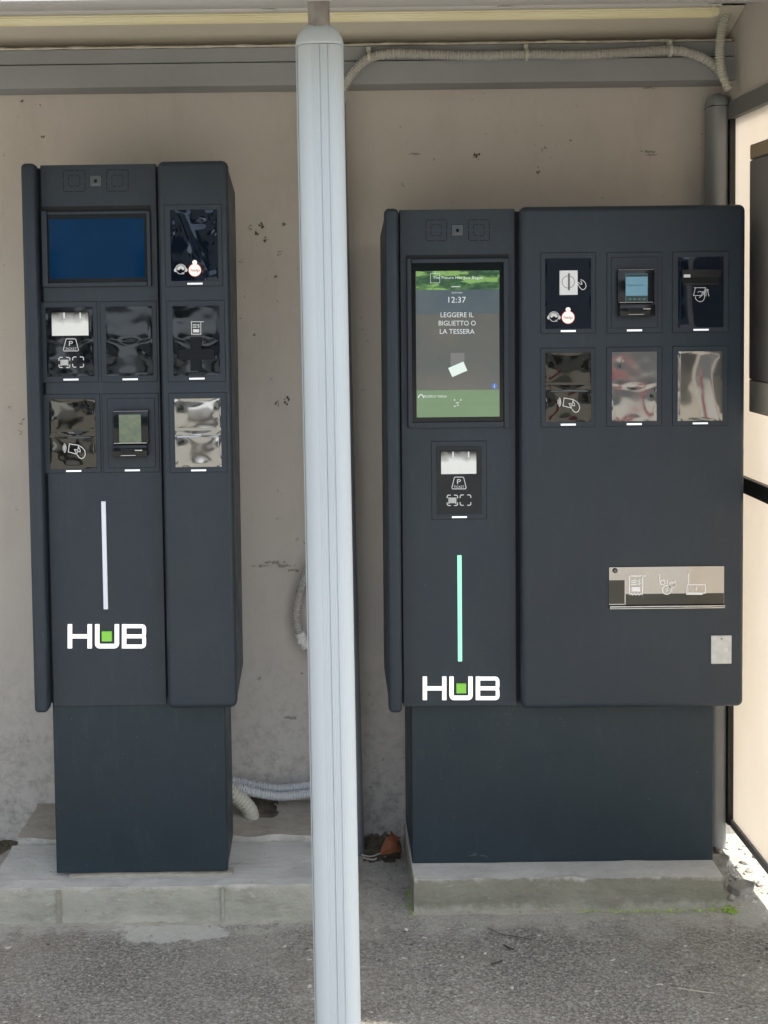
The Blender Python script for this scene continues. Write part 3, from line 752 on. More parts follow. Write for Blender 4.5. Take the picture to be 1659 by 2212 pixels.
def nfc_icon(m, parent, x0, x1, y0, y1, dy, waves=True):
    w, h = x1 - x0, y1 - y0; X = lambda u: x0 + u * w; Yy = lambda v: y0 + v * h
    st = []
    if waves:
        for k, rr in enumerate((.10, .18, .26)):
            st.append([(X(.02) + rr * w * math.cos(R(a)) * .55 + k * .6, Yy(.30) + rr * w * math.sin(R(a)) * .85) for a in range(-60, 61, 15)])
        st.append(('c', [(X(.33), Yy(.02)), (X(.72), Yy(.12)), (X(.64), Yy(.70)), (X(.28), Yy(.55))]))
    fx = 0 if waves else -.55; kx = 1 if waves else 1.5
    HX = lambda u: X((u + fx) * kx)
    st.append([(HX(.72), Yy(.14)), (HX(.86), Yy(.25)), (HX(.97), Yy(.45)), (HX(1.0), Yy(.72)), (HX(.94), Yy(.92)), (HX(.84), Yy(1.0)), (HX(.74), Yy(.92)), (HX(.66), Yy(.75)), (HX(.58), Yy(.52)), (HX(.54), Yy(.40)), (HX(.62), Yy(.40)), (HX(.70), Yy(.52)), (HX(.78), Yy(.55)), (HX(.78), Yy(.42)), (HX(.72), Yy(.25))])
    icon(m, parent, 'tap_card_icon' if waves else 'press_icon', st, 1.5, dy)
def receipt_icon(m, parent, x0, x1, y0, y1, dy, w=1.3, mt='white'):
    W, H = x1 - x0, y1 - y0; zig = [(x0 + W * (.06 + .72 * k / 8), y1 - (H * .07 if k % 2 else 0)) for k in range(9)]
    st = [[(x0, y0), (x1, y0)], [(x0 + W * .06, y0)] + zig[:1], zig, [zig[-1], (x0 + W * .78, y0)],
          [(x0 + W * .16, y0 + H * .22), (x0 + W * .46, y0 + H * .22)], [(x0 + W * .16, y0 + H * .33), (x0 + W * .46, y0 + H * .33)], [(x0 + W * .16, y0 + H * .44), (x0 + W * .46, y0 + H * .44)]]
    icon(m, parent, 'receipt_icon', st, w, dy, mt, fills=([(x0 + W * .18, y0 + H * .58), (x0 + W * .66, y0 + H * .58), (x0 + W * .66, y0 + H * .82), (x0 + W * .18, y0 + H * .82)],),
         texts=(('$', x0 + W * .60, y0 + H * .33, H * .32, W * .17),))
def help_button(m, parent, cx_, cy_, r, hx, hy, hr, dy, txt='help'):
    bm = NB(); c = m.p(cx_, cy_, dy); k = (m.Y + dy) / F
    cyl(bm, c, c + Vector((0, -.003, 0)), r * k, r * k * .96, 32); cyl(bm, c + Vector((0, 0, (r + 3.4) * k)), c + Vector((0, -.0028, (r + 3.4) * k)), 5.2 * k, 5 * k, 20)
    b = obj('help_button', bm, mat('backlit_help_button', (.8, .74, .70), .4, emit=(1, .82, .74), estr=.42), parent)
    bm = NB(); m.text(bm, txt, cx_ + .5, cy_ + 1, 8.5, r * 1.45, dy - .0034, .0002); obj('help_text', bm, mat('red_print', (.16, .05, .04), .5), parent)
    bm = NB(); cyl(bm, c + Vector((0, 0, 0)), c + Vector((0, -.001, 0)), (r + .9) * k, (r + .9) * k, 32); obj('red_halo_ring', bm, mat('red_glow_ring', (.6, .09, .05), .5, emit=(1, .1, .05), estr=.18), parent)
    st = [('c', ring(hx, hy, hr * .82, 22)), arc(hx, hy, hr * 1.02, 195, 345, 10)]
    icon(m, parent, 'headset_icon', st, 1.2, dy, fills=(ring(hx - hr, hy + 1, hr * .27, 10, hr * .36), ring(hx + hr, hy + 1, hr * .27, 10, hr * .36),
         arc(hx, hy - .4, hr * .68, 180, 360, 12) + [(hx + hr * .4, hy + 1.4), (hx, hy - 2.6), (hx - hr * .4, hy + 1.4)], ring(hx + hr * .42, hy + hr * .68, hr * .26, 8, hr * .18)))
def scan_window(m, parent, x0, x1, y0, y1, dy):
    bm = NB(); m.plate(bm, x0 - 1, x1 + 1.5, y0 - 1, y1 + 1.5, dy, dy - .0006, dy + .0006, mi=1)
    m.plate(bm, x0, x1, y0, y1, dy, dy - .0012, dy - .0005, .0003)
    g = G('lit_scanner_window'); z = g.sep()
    a = m.rect(x0, x1, y0, y1, dy)
    t = g.rng(g.math('ADD', z[2], g.rng(g.noise(40, 3), .3, .7, -.006, .006)), a[3] - .001, a[3] - .028)
    col = g.mix(t, (.05, .048, .045), (.66, .68, .66)); g.done(col, .25)
    g.link(col, g.b.inputs['Emission Color']); g.b.inputs['Emission Strength'].default_value = ES * .22
    o = obj('scanner_window', bm, [g.m, M['gap']], parent)
    for f in (.32, .76):
        bm = NB(); m.plate(bm, x0 + (x1 - x0) * f, x0 + (x1 - x0) * f + 3, y0 + .5, y0 + 13, dy, dy - .0018, dy - .001); obj('scanner_light', bm, M['lockwhite'], parent)

def terminal(m, recess, body, screen, dy, parent, scr, txt=None):
    bm = NB(); m.plate(bm, recess[0] - .7, recess[1] + .7, recess[2] - .7, recess[3] + .7, dy, dy - .0018, dy - .0008, mi=1)
    m.plate(bm, recess[0] + .4, recess[1] - .4, recess[2] + .4, recess[3] - .4, dy, dy - .0024, dy - .0016, .0004)
    obj('recess_plate', bm, [M['body'], M['gap']], parent)
    x0, x1, y0, y1 = body; d = dy - .0025
    bm = NB(); ylip = y0 + (y1 - y0) * .73
    m.plate(bm, x0, x1, y0, ylip, dy, d - .012, d, .003)
    m.plate(bm, x0 + 1, x1 - 1, ylip + 1, y1, dy, d - .024, d, .004)
    t = obj('card_terminal', bm, M['glossblack'], m.root); fix_smooth(t)
    for k_ in range(4):
        bm = NB()
        if k_ == 0: m.plate(bm, x0 + 4, x1 - 4, ylip - 3.5, ylip - 1.8, dy, d - .0138, d - .011, .0004)
        if k_ == 1: m.plate(bm, x0 + 20, x1 - 26, y1 - 5, y1 - 3.6, dy, d - .0252, d - .023, .0004)
        if k_ == 2: m.plate(bm, x1 - 28, x1 - 12, ylip + 10, ylip + 12.5, dy, d - .0252, d - .022, .0004)
        if k_ == 3: m.plate(bm, x0 + 1.5, x1 - 1.5, y0 + .4, y0 + 1.1, dy, d - .0128, d - .010, .0003)
        obj('chrome_edge', bm, M['steel'], t)
    bm = NB(); m.plate(bm, x0 + 20, x1 - 30, ylip + 9, y1 - 8, dy, d - .0248, d - .022); obj('card_slot', bm, M['gap'], t)
    bm = NB(); m.plate(bm, *screen, dy, d - .0132, d - .0118, .0003); s_ = obj('terminal_screen', bm, scr, t)
    if txt:
        sx0, sx1, sy0, sy1 = screen
        bm = NB(); m.text(bm, txt, (sx0 + sx1) / 2, sy0 + (sy1 - sy0) * .40, 6.2, (sx1 - sx0) * .80, dy - .0160, .0001); obj('screen_text', bm, mat('blue_text', (.07, .16, .24), .5), t)
        tb = mat('dark_teal_band', (.03, .07, .08), .3)
        for q0, q1 in ((sy1 - 14, sy1 - .5), (sy0 + .5, sy0 + 6)):
            bm = NB(); m.plate(bm, sx0 + .5, sx1 - .5, q0, q1, dy, d - .0137, d - .0131); obj('screen_band', bm, tb, t)
        bm = NB()
        for k in range(4): m.plate(bm, sx0 + 6 + k * 10, sx0 + 12 + k * 10, sy1 - 9, sy1 - 5, dy, d - .0141, d - .0136)
        obj('screen_key', bm, mat('screen_key_mark', (.12, .22, .16), .4), t)
    return t

def lit_screen(name, c1, c2, scale=6, e=.5, rough=.08, sp=.5):
    g = G(name); col = g.mix(g.rng(g.noise(scale, 4), .35, .65), c1, c2); g.done(col, rough, None, sp)
    g.link(col, g.b.inputs['Emission Color']); g.b.inputs['Emission Strength'].default_value = ES * e; return g.m

def recessed_screen(m, outer, face, disp, dy, dm, top=11):
    """raised surround, sunk display"""
    x0, x1, y0, y1 = outer
    bm = NB(); m.plate(bm, x0 - .5, x1 + .5, y0 - .5, y1 + .5, dy, dy - .0006, dy + .001, mi=1)  # dark backing left bare along the top, painting the recess shadow
    fx0, fx1, fy0, fy1 = face
    # four bars of the surround, mitre-free
    D_ = -.010
    m.plate(bm, x0 + 1, fx0, y0 + top, y1, dy, dy + D_, dy - .0004, .0012); m.plate(bm, fx1, x1 - 1, y0 + top, y1, dy, dy + D_, dy - .0004, .0012)
    m.plate(bm, fx0, fx1, y0 + top, fy0, dy, dy + D_ + .001, dy - .0004, .0012); m.plate(bm, fx0, fx1, fy1, y1 - .3, dy, dy + D_ + .001, dy - .0004, .0012)
    s = obj('screen_surround', bm, [M['body'], M['gap']], m.root)
    bm = NB(); m.plate(bm, fx0, fx1, fy0, fy1, dy, dy - .0022, dy - .001); obj('screen_border', bm, M['glossblack'], s)
    bm = NB(); m.plate(bm, *disp, dy, dy - .0030, dy - .0021); d = obj('display', bm, dm, s)
    return s

# ---- narrow machine on the left
A = Machine('payment_machine', 'narrow anthracite payment machine with a blank blue screen, on the left pad', ((43, 351), (491, 347), (512, 1533), (73, 1540)), 2.71, 'parking payment machines')
m = A; rec = .034
div = m.p(349, 900).x
sx = shell(m, 31 / F * m.Y, div, rec)
bm = NB(); box(bm, sx + .005, div - .007, rec, .05, m.z0 + .002, m.z1 - .002, .0015, 2)
obj('centre_fascia', bm, M['body'], m.root)
C_, D_ = rec, 0.
speakers(m, ((137, 183.7, 368, 413.8), (230.6, 276.8, 367, 413)), (194.7, 218.6, 379.5, 402.8), C_)
s = recessed_screen(m, (91, 327, 446, 619), (104, 319, 463, 610), (108, 312, 473, 601), C_, lit_screen('dead_blue_display', (.0008, .013, .040), (.0012, .018, .052), 3, .55, .05, .2))
# modules: left column, middle column, door column
b = module(m, (90.4, 211, 652, 826), None, (137.5, 170), (818, 821.5), C_)
film(m, 101, 202, 664, 813, C_, .003, 'film_dark', b, 11, 1.0, 'L'); scan_window(m, b, 112, 191, 675, 725, C_ - .0052)
ticket_icon(m, b, 137, 169.5, 732, 758, C_ - .0070); scan_icons(m, b, ((127.5, 151, 772, 794), (157, 180.5, 771, 793)), C_ - .0070)
b = module(m, (218, 339, 651, 825), None, (265, 298), (817.5, 821), C_); film(m, 229.5, 329.5, 662, 811.5, C_, .003, 'film_dark', b, 23, 1.3, 'L')
b = module(m, (362, 486, 649.5, 824.5), None, (409, 442), (816, 819.5), D_); film(m, 374, 474.5, 661, 811, D_, .003, 'film_dark', b, 35, 1.0, 'L')
receipt_icon(m, b, 412, 440, 695, 723, D_ - .0068)
bm = NB(); m.plate(bm, 411.5, 436, 728, 801, D_, D_ - .0082, D_ - .002, .001); m.plate(bm, 386.5, 463.5, 753, 777, D_, D_ - .0088, D_ - .002, .001); obj('receipt_chute', bm, M['matblack'], b)
b = module(m, (93.5, 217.5, 851, 1022), None, (143, 176), (1015.5, 1019), C_); film(m, 107.7, 207.5, 861, 1013, C_, .003, 'film_mid', b, 47, 1.4, 'X'); nfc_icon(m, b, 133, 184.5, 958, 991, C_ - .0085)
b = module(m, (222, 344, 849.5, 1021), None, (270, 302.5), (1014, 1017.5), C_)
terminal(m, (233.5, 335.5, 860, 1010.5), (245, 323, 886, 985), (259.5, 307, 894, 956), C_, b, lit_screen('idle_green_grey_screen', (.10, .13, .10), (.14, .165, .11), 90, .35))
b = module(m, (366, 490, 848, 1021), None, (413, 445.5), (1014, 1017.5), D_); film(m, 378, 478, 860, 1009, D_, .003, 'film_silver', b, 59, 1.5, 'X')
b = module(m, (357, 479, 443, 618), None, (405, 437.5), (611, 614.5), D_); film(m, 369, 470, 454, 606, D_, .003, 'film_black', b, 72, 1.4, 'T')
help_button(m, b, 421, 583.5, 13.2, 390.5, 582.5, 11.5, D_ - .0058, 'help')
bm = NB(); m.plate(bm, 221.5, 231, 1081, 1318, C_, C_ - .003, C_ + .001, .0008); lb = obj('light_bar', bm, M['barwhite'], m.root)
letters_hub(m, (147, 199, 206, 257.5, 264, 316.5), 1348, 1399.5, 1.28, C_, (220.5, 242, 1363, 1384.5))
# plinth
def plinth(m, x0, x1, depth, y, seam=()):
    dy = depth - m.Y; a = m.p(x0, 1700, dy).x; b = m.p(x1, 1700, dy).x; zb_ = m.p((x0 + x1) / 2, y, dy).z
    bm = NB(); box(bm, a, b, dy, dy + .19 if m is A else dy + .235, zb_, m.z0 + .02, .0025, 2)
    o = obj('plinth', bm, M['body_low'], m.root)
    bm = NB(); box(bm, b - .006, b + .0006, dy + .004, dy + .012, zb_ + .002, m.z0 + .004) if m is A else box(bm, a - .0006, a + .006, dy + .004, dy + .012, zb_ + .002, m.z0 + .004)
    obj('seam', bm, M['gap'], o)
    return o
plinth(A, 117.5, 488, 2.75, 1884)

# ---- wide machine on the right
B = Machine('payment_machine', 'wide anthracite payment machine with a lit portrait screen, beside the cream panel', ((831, 450), (1613, 441), (1608, 1530), (840, 1540)), 2.76, 'parking payment machines')
m = B
div = m.p(1125, 900).x
sx = shell(m, 30 / F * m.Y, div, rec)
bm = NB(); box(bm, sx + .005, div - .007, rec, .05, m.z0 + .002, m.z1 - .002, .0015, 2)
obj('centre_fascia', bm, M['body'], m.root)
speakers(m, ((920, 964.5, 475, 520), (1012, 1057, 474.5, 519.5)), (976.5, 1000, 486, 509.5), C_)
s = recessed_screen(m, (879, 1099, 551, 923), (889, 1087.5, 567.5, 911), (898.5, 1078.5, 585, 901), C_, lit_screen('dark_grey_display', (.105, .115, .110), (.125, .122, .112), 14, .30), 8)
dz = C_ - .0034
def scr(name, rects, mt, dd=0.):
    bm = NB()
    for r_ in rects: m.plate(bm, *r_, C_, dz - dd - .0003, dz - dd + .0003)
    return obj(name, bm, mt, s)
g = G('landscape_header'); z = g.sep()
c = g.mix(g.rng(g.noise(55, 6, .7, (.35, 1, 1)), .42, .56), (.07, .15, .06), (.03, .065, .04))
c = g.mix(g.rng(g.noise(28, 4, .6, (.5, 1, 1.6), (2, 0, 1)), .55, .60), c, (.17, .30, .10))
g.done(c, .1, None, .6); g.link(c, g.b.inputs['Emission Color']); g.b.inputs['Emission Strength'].default_value = ES * .5
scr('header_picture', ((898.7, 1078.3, 585.2, 626),), g.m)
scr('upper_tint', ((899, 1078.2, 626.2, 678),), lit_screen('slate_tint', (.070, .095, .112), (.085, .108, .12), 14, .40))
scr('footer_band', ((900, 1078.2, 842, 900.6),), lit_screen('sage_footer', (.12, .185, .105), (.13, .20, .115), 10, .5))
scr('footer_line', ((901, 1078, 872.5, 873.2), (988.6, 989.2, 842.5, 900)), lit_screen('sage_line', (.11, .18, .11), (.11, .18, .11), 10, .4), .0006)
scr('card_square', ((973, 1003, 762, 790),), lit_screen('faint_square', (.16, .165, .155), (.16, .165, .155), 10, .38), .0003)  # faint paler square behind the ticket picture
bm = NB(); m.fill(bm, [(968, 795), (992, 780.5), (1002.5, 780), (1009.5, 799), (976.5, 814.5)][:1] + [(1001, 781), (1009.5, 800.5), (977, 814.5)], dz - .0008); obj('ticket_picture', bm, mat('pale_card', (.5, .58, .54), .4, emit=(.5, .6, .55), estr=.55), s)
txt = mat('screen_white_text', (.6, .65, .66), .5, emit=(.70, .78, .80), estr=.26)
M['scrtext'] = txt
for nm_, t in zip(('headline_text', 'clock_text', 'message_text', 'message_text', 'message_text', 'footer_text', 'date_text'), (('The Future Has Just Begun', 989, 600.5, 8, 108), ('12:37', 987.5, 647.5, 12.5, 38), ('LEGGERE IL', 987.3, 680, 10.5, 71), ('BIGLIETTO O', 987.6, 698, 10.5, 80), ('LA TESSERA', 987.6, 716, 10.5, 75), ('RICERCA TARGA', 941, 856.2, 5.2, 48), ('26/07/2024', 987, 632.2, 3.0, 23))):
    bm = NB(); m.text(bm, t[0], t[1], t[2], t[3], t[4], dz - .0008); obj(nm_, bm, txt, s)
bm = NB()
m.line(bm, [(930, 591), (950, 591), (950, 611), (930, 611)], .8, dz - .0008, .0002, True)
m.line(bm, [(940, 585.5), (940, 591)], .8, dz - .0008, .0002)
obj('header_emblem', bm, txt, s); bm = NB()
m.line(bm, [(975, 619.5), (994, 619)], 1.5, dz - .0008, .0002); obj('header_line', bm, txt, s); bm = NB()
m.line(bm, [(904, 860), (904, 856), (906, 855.6), (907.5, 852.5), (911.5, 852.5), (913, 855.6), (915, 856), (915, 860)], 2.0, dz - .0008, .0002); obj('car_symbol', bm, txt, s); bm = NB()
for q in ([(982, 862), (982, 866)], [(995.5, 862), (995.5, 866)], [(985, 870.5), (991.5, 870)], [(980, 877.5), (985, 877.5)], [(987, 875.5), (991.5, 875)]): m.line(bm, q, 1.6, dz - .0008, .0002)
obj('footer_symbol', bm, txt, s)
bm = NB(); m.fill(bm, ring(1068, 834, 6.2, 20), dz - .0008); obj('info_badge', bm, mat('blue_badge', (.06, .11, .30), .4, emit=(.09, .16, .42), estr=.5), s)
bm = NB(); m.text(bm, 'i', 1068, 834, 7, 1.6, dz - .0014); obj('info_mark', bm, txt, s)

b = module(m, (932, 1051, 952, 1122.5), None, (976, 1008.5), (1115, 1118.5), C_)
film(m, 943, 1040.6, 963, 1111, C_, .003, 'film_dark', b, 81, 0.2, 'F'); scan_window(m, b, 952.5, 1029, 975, 1024, C_ - .0046)
ticket_icon(m, b, 976, 1007, 1030.5, 1056, C_ - .0050); scan_icons(m, b, ((966, 988.5, 1069.5, 1092), (994, 1017, 1069, 1091.5)), C_ - .0050)
bm = NB(); m.plate(bm, 988.5, 997.5, 1197, 1431, C_, C_ - .003, C_ + .001, .0008); obj('light_bar', bm, M['barmint'], m.root)
letters_hub(m, (913, 964, 970.5, 1020.5, 1027.5, 1079), 1461, 1511, 1.26, C_, (985.5, 1006.5, 1475.5, 1496.5))

b = module(m, (1168, 1286.5, 546, 720), None, (1211, 1243.5), (713, 717), D_); film(m, 1178, 1276, 558.5, 710, D_, .003, 'film_black', b, 94, 0.3, 'F')
bm = NB(); m.plate(bm, 1208, 1246.5, 584.5, 637, D_, D_ - .0068, D_ - .002, .0006); cp = obj('coin_plate', bm, M['lockwhite'], b)
icon(m, b, 'coin_slot_ring', [('c', ring(1227.5, 609, 13.3, 28))], 1.2, D_ - .0068, 'trim')
bm = NB(); m.plate(bm, 1225.6, 1229.6, 590.5, 627, D_, D_ - .0076, D_ - .0066); obj('coin_slot', bm, M['trim'], b)
nfc_icon(m, b, 1247, 1275, 600, 626, D_ - .0058, False)
help_button(m, b, 1227, 685.5, 13.4, 1196.5, 685, 11.5, D_ - .0058, 'help')
b = module(m, (1311, 1429.5, 545.5, 719), None, (1354, 1386.5), (711.5, 715.5), D_)
terminal(m, (1320.5, 1420, 556, 708), (1331, 1410.5, 582, 683), (1348, 1395, 592, 653), D_, b, lit_screen('pale_blue_screen', (.13, .26, .34), (.16, .30, .38), 20, .30), 'ingenico')
b = module(m, (1453, 1573, 544, 717.5), None, (1497.5, 1530.5), (710.5, 714), D_); film(m, 1464.5, 1562, 555.5, 707, D_, .003, 'film_black', b, 103, 0.25, 'S')
bm = NB(); m.plate(bm, 1470, 1554, 582, 600, D_, D_ - .014, D_ - .002, .0012); m.plate(bm, 1473, 1549, 610, 616, D_, D_ - .012, D_ - .002, .001); sl_ = obj('banknote_slot', bm, M['black'], b)
bm = NB(); m.plate(bm, 1471, 1551, 600.5, 609.5, D_, D_ - .0065, D_ - .002); obj('slot_mouth', bm, M['gap'], b)
bm = NB(); m.plate(bm, 1473, 1487, 593, 599.5, D_, D_ - .0146, D_ - .0135); obj('slot_sticker', bm, M['white'], b)
icon(m, b, 'banknote_icon', [[(1499, 621.5), (1525, 621.5)], [(1502, 622), (1498, 638.5), (1518, 638)], [(1524, 622), (1521.5, 630), (1519, 637)], arc(1512, 640, 10.5, 190, 340, 10)[::-1] and [(1502, 640), (1503, 646), (1507, 650), (1513, 652), (1519, 649.5), (1522, 643), (1522, 636), (1521, 630), (1517, 633), (1515, 640), (1510, 643)], [(1507, 632), (1511, 629), (1515, 631), (1519, 629)], [(1525, 640), (1525, 629), (1522, 631)], [(1528, 626), (1531.5, 640)], [(1524, 628), (1527, 624.5), (1531, 627)]], 1.2, D_ - .0056)
b = module(m, (1168, 1285, 751.5, 923), None, (1211, 1243.5), (915, 919), D_); film(m, 1178, 1276, 761.5, 911.5, D_, .003, 'film_mid', b, 117, 1.4, 'X'); nfc_icon(m, b, 1202, 1252, 859, 891, D_ - .0085)
b = module(m, (1310, 1429.5, 749.5, 921), None, (1353.5, 1386), (914, 918), D_); film(m, 1321, 1418, 759.5, 910, D_, .003, 'film_silver', b, 128, 1.0, 'L')
b = module(m, (1452.5, 1572, 747.5, 919.5), None, (1496, 1528.5), (912.5, 916), D_); film(m, 1463, 1560, 758.5, 909, D_, .003, 'film_silver', b, 141, 0.7, 'S')

# outlet tray of the wide machine
bm = NB(); m.plate(bm, 1313, 1565.5, 1221.5, 1313.5, D_, D_ - .0006, D_ + .001, mi=1); m.plate(bm, 1314, 1565, 1223, 1306, D_, D_ - .0018, D_ - .0005, .0004)
tr = obj('outlet_tray', bm, [M['steel_plate'], M['gap']], m.root)
bm = NB(); m.plate(bm, 1350, 1564, 1281.5, 1305, D_, D_ - .0024, D_ - .0017); m.plate(bm, 1314, 1348.5, 1252.5, 1304.5, D_, D_ - .0026, D_ - .0017); obj('tray_reflection', bm, M['film_mid'], tr)  # dark plates painting the reflections low and left in the steel
bm = NB(); m.plate(bm, 1348.6, 1350, 1255, 1306, D_, D_ - .004, D_ - .0017); m.plate(bm, 1314, 1565, 1306.5, 1309, D_, D_ - .010, D_ - .001, .0006); m.plate(bm, 1314, 1565, 1311, 1313, D_, D_ - .008, D_ - .001, .0005); obj('tray_lip', bm, M['steel'], tr)
bm = NB(); c = m.p(1328, 1232, D_); cyl(bm, c + Vector((0, -.004, 0)), c, .0062, .0066, 20); cyl(bm, c + Vector((0, -.0045, 0)), c + Vector((0, -.0041, 0)), .0035, .0035, 16, 1); obj('tray_lock', bm, [M['black'], M['trim']], tr)
receipt_icon(m, tr, 1357, 1396, 1244, 1285, D_ - .003, 2.4, 'whitepr')
icon(m, tr, 'coin_icon', [('c', ring(1440, 1274, 9.5, 20)), ('c', ring(1431, 1258, 5.2, 14)), ('c', ring(1451, 1263.5, 5.8, 14)), [(1424.5, 1240), (1424.5, 1256)], [(1441, 1252), (1441, 1262)], [(1458, 1254), (1457, 1266)]], 2.3, D_ - .003, 'whitepr', texts=(('$', 1440, 1274, 10, 5.5),))
icon(m, tr, 'banknote_icon', [('c', [(1485, 1262.5), (1523.5, 1262.5), (1523.5, 1281), (1485, 1281)]), [(1483.5, 1266), (1483.5, 1283.5), (1518, 1283.5)], [(1486.5, 1239), (1486.5, 1262)]], 2.3, D_ - .003, 'whitepr', texts=(('$', 1504, 1272, 8, 4.5),))
bm = NB(); m.plate(bm, 1535.5, 1580, 1372, 1434, D_, D_ - .0022, D_ + .001, .0006); lp = obj('lock_cover', bm, M['lockplate'], m.root)
bm = NB(); c = m.p(1558, 1379.5, D_); cyl(bm, c + Vector((0, -.0028, 0)), c + Vector((0, -.002, 0)), .0022, .0022, 12); obj('rivet', bm, M['trim'], lp)
bm = NB()
for k in range(4): m.plate(bm, 1563, 1572, 1399 + k * 2.6, 1400 + k * 2.6, D_, D_ - .0026, D_ - .0021)
obj('engraving', bm, M['lockwhite'], lp)
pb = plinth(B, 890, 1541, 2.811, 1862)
# plaster scuffs on the plinth
bm = NB()
for (x, y, rx, ry) in ((1030, 1846, 22, 5), (1045, 1850, 14, 4), (1080, 1658, 3, 1), (951, 1716, 1.6, .9), (925, 1718, 1.5, 1), (1075, 1565, 3, 1)):
    dyp = 2.811 - m.Y
    for k in range(7 if rx > 5 else 1):
        px, py = (x + random.gauss(0, rx * .35), y + random.gauss(0, ry * .3)) if rx > 5 else (x, y)
        q = random.uniform(.12, .3) if rx > 5 else 1
        m.fill(bm, [(px + rx * q * math.cos(a) * random.uniform(.6, 1.2), py + ry * q * math.sin(a) * random.uniform(.5, 1.2)) for a in [j * math.tau / 9 for j in range(9)]], dyp - .0003 - .0001 * k, .0002)
obj('scuff_mark', bm, mat('dusty_scuff', (.06, .075, .09), .8), pb)

# ------------------------------------------------------------------ debris on the ground
def stone(bm, x, y, z, r, flat=.6, mi=0):
    q = bmesh.ops.create_icosphere(bm, subdivisions=1, radius=1.)
    sx_, sy_, sz_ = r * random.uniform(.7, 1.3), r * random.uniform(.7, 1.2), r * flat * random.uniform(.7, 1.2); a = random.uniform(0, 6.28)
    for v in q['verts']:
        c = v.co * (1 + random.uniform(-.22, .22)); c = Vector((c.x * sx_, c.y * sy_, c.z * sz_)); c.rotate(Matrix.Rotation(a, 3, 'Z')); v.co = c + Vector((x, y, z + sz_ * .5))
    for f in {f for v in q['verts'] for f in v.link_faces}: f.material_index = mi
bm = NB()
for k in range(46): stone(bm, random.gauss(-.16, .05) if k < 26 else random.uniform(-.3, .04), 2.69 - abs(random.gauss(0, .012)), 0, random.uniform(.002, .007))
for k in range(50): stone(bm, random.uniform(.05, .25), random.uniform(2.45, 3.05), 0, random.uniform(.0015, .005))
for k in range(60): stone(bm, random.uniform(-.8, 1.2), random.uniform(2.3, 2.7), -.001, random.uniform(.001, .003), .5, random.choice((0, 0, 1)))
tag(obj('loose_grit', bm, [M['stone'], M['stone_p']]), 'loose grit and crumbs of mortar scattered along the pads', 'grit', kind='stuff')
bm = NB()
for k in range(300):
    x = random.uniform(1.0, 1.4); y = random.uniform(2.72, 3.1) if x > 1.04 else random.uniform(2.74, 2.98)
    stone(bm, x, y, -.002, random.choice((.003, .005, .007, .012)) * random.uniform(.6, 1.3), .6, random.choice((0, 0, 1)))
tag(obj('rubble_gravel', bm, [M['stone'], M['stone_p']]), 'grey and pale rubble between the wide pad and the side panel', 'rubble', kind='stuff')
for (x, y, w_, d_, h_, rz, lb) in ((1.045, 2.93, .085, .05, .022, .3, 'flat broken slab of mortar lying right of the olive pad, by the panel'), (1.03, 3.02, .06, .05, .03, -.2, 'small broken mortar lump in the corner behind the wide machine'),
    (1.058, 2.81, .075, .05, .02, -.5, 'largest dark broken slab lying across the foot of the side panel, beside the moss'), (1.03, 2.865, .07, .035, .03, .9, 'upended broken slab leaning on the right end of the olive pad')):
    bm = NB(); pts = [Vector((math.cos(a) * w_ / 2 * random.uniform(.75, 1.15), math.sin(a) * d_ / 2 * random.uniform(.75, 1.15), 0)) for a in [j * math.tau / 8 for j in range(7)]]
    prism(bm, pts, Vector((.007, .004, h_))); bmesh.ops.bevel(bm, geom=bm.edges[:], offset=.0012, segments=1, affect='EDGES')
    o = tag(obj('broken_slab', bm, M['stone']), lb, 'broken slab'); o.location = (x, y, 0); o.rotation_euler = (.15, -.12, rz)
bm = NB()
for k in range(330):
    t = random.random()
    if k < 170: x = .60 + .39 * t ** .7; y = 2.722 - abs(random.gauss(0, .005))
    elif k < 270: x = random.gauss(1.0, .008); y = 2.720 + random.gauss(0, .009)
    else: x = .212 - abs(random.gauss(0, .006)); y = random.uniform(2.72, 2.84)
    s_ = random.uniform(.0012, .0030) * (1.2 if 170 <= k < 270 else 1); z_ = abs(random.gauss(0, .003)) + gz(x, y) + .003
    c = Vector((x, y, z_)); n_ = Vector((random.gauss(0, 1), random.gauss(0, 1), random.gauss(1, .6))).normalized(); u_ = n_.orthogonal().normalized(); v_ = n_.cross(u_)
    bm.faces.new([bm.verts.new(c + u_ * s_ + n_ * s_), bm.verts.new(c + v_ * s_ * .6 + n_ * s_ * 1.6), bm.verts.new(c - u_ * s_ + n_ * s_), bm.verts.new(c - v_ * s_ * .6)])
tag(obj('moss', bm, M['moss']), 'bright green moss along the foot of the olive pad', 'moss', kind='stuff')
# dirt in the corners of the wall
def dirt(name, label, x0, x1, y0, y1, z0, h, n_=70):
    bm = NB(); g_ = []
    for j in range(11):
        g_.append([])
        for i in range(n_ + 1):
            u, v = i / n_, j / 10; e = math.sin(math.pi * min(1, max(0, u))) ** .8 * v ** .7
            g_[-1].append(bm.verts.new((x0 + (x1 - x0) * u, y0 + (y1 - y0) * v + (.02 * noise.noise(Vector((u * 5, 2, 2))) if j == 0 else 0), z0 + (h + .008) * e * (.75 + .45 * noise.noise(Vector((u * 9, v * 6, x0))) + .12 * noise.noise(Vector((u * 31, v * 20, 1)))) - .009)))
    for j in range(10):
        for i in range(n_): bm.faces.new((g_[j][i], g_[j][i + 1], g_[j + 1][i + 1], g_[j + 1][i]))
    return tag(obj(name, bm, M['soil'], smooth=True), label, 'dirt', kind='stuff')
dirt('soil', 'dark dirt heaped against the wall between the posts and the wide machine', .09, .215, 2.98, 3.128, .004, .016)
dirt('soil', 'dark crumbly soil in the hole around the thick ribbed conduit', -.25, -.12, 3.03, 3.127, .1185, .010)
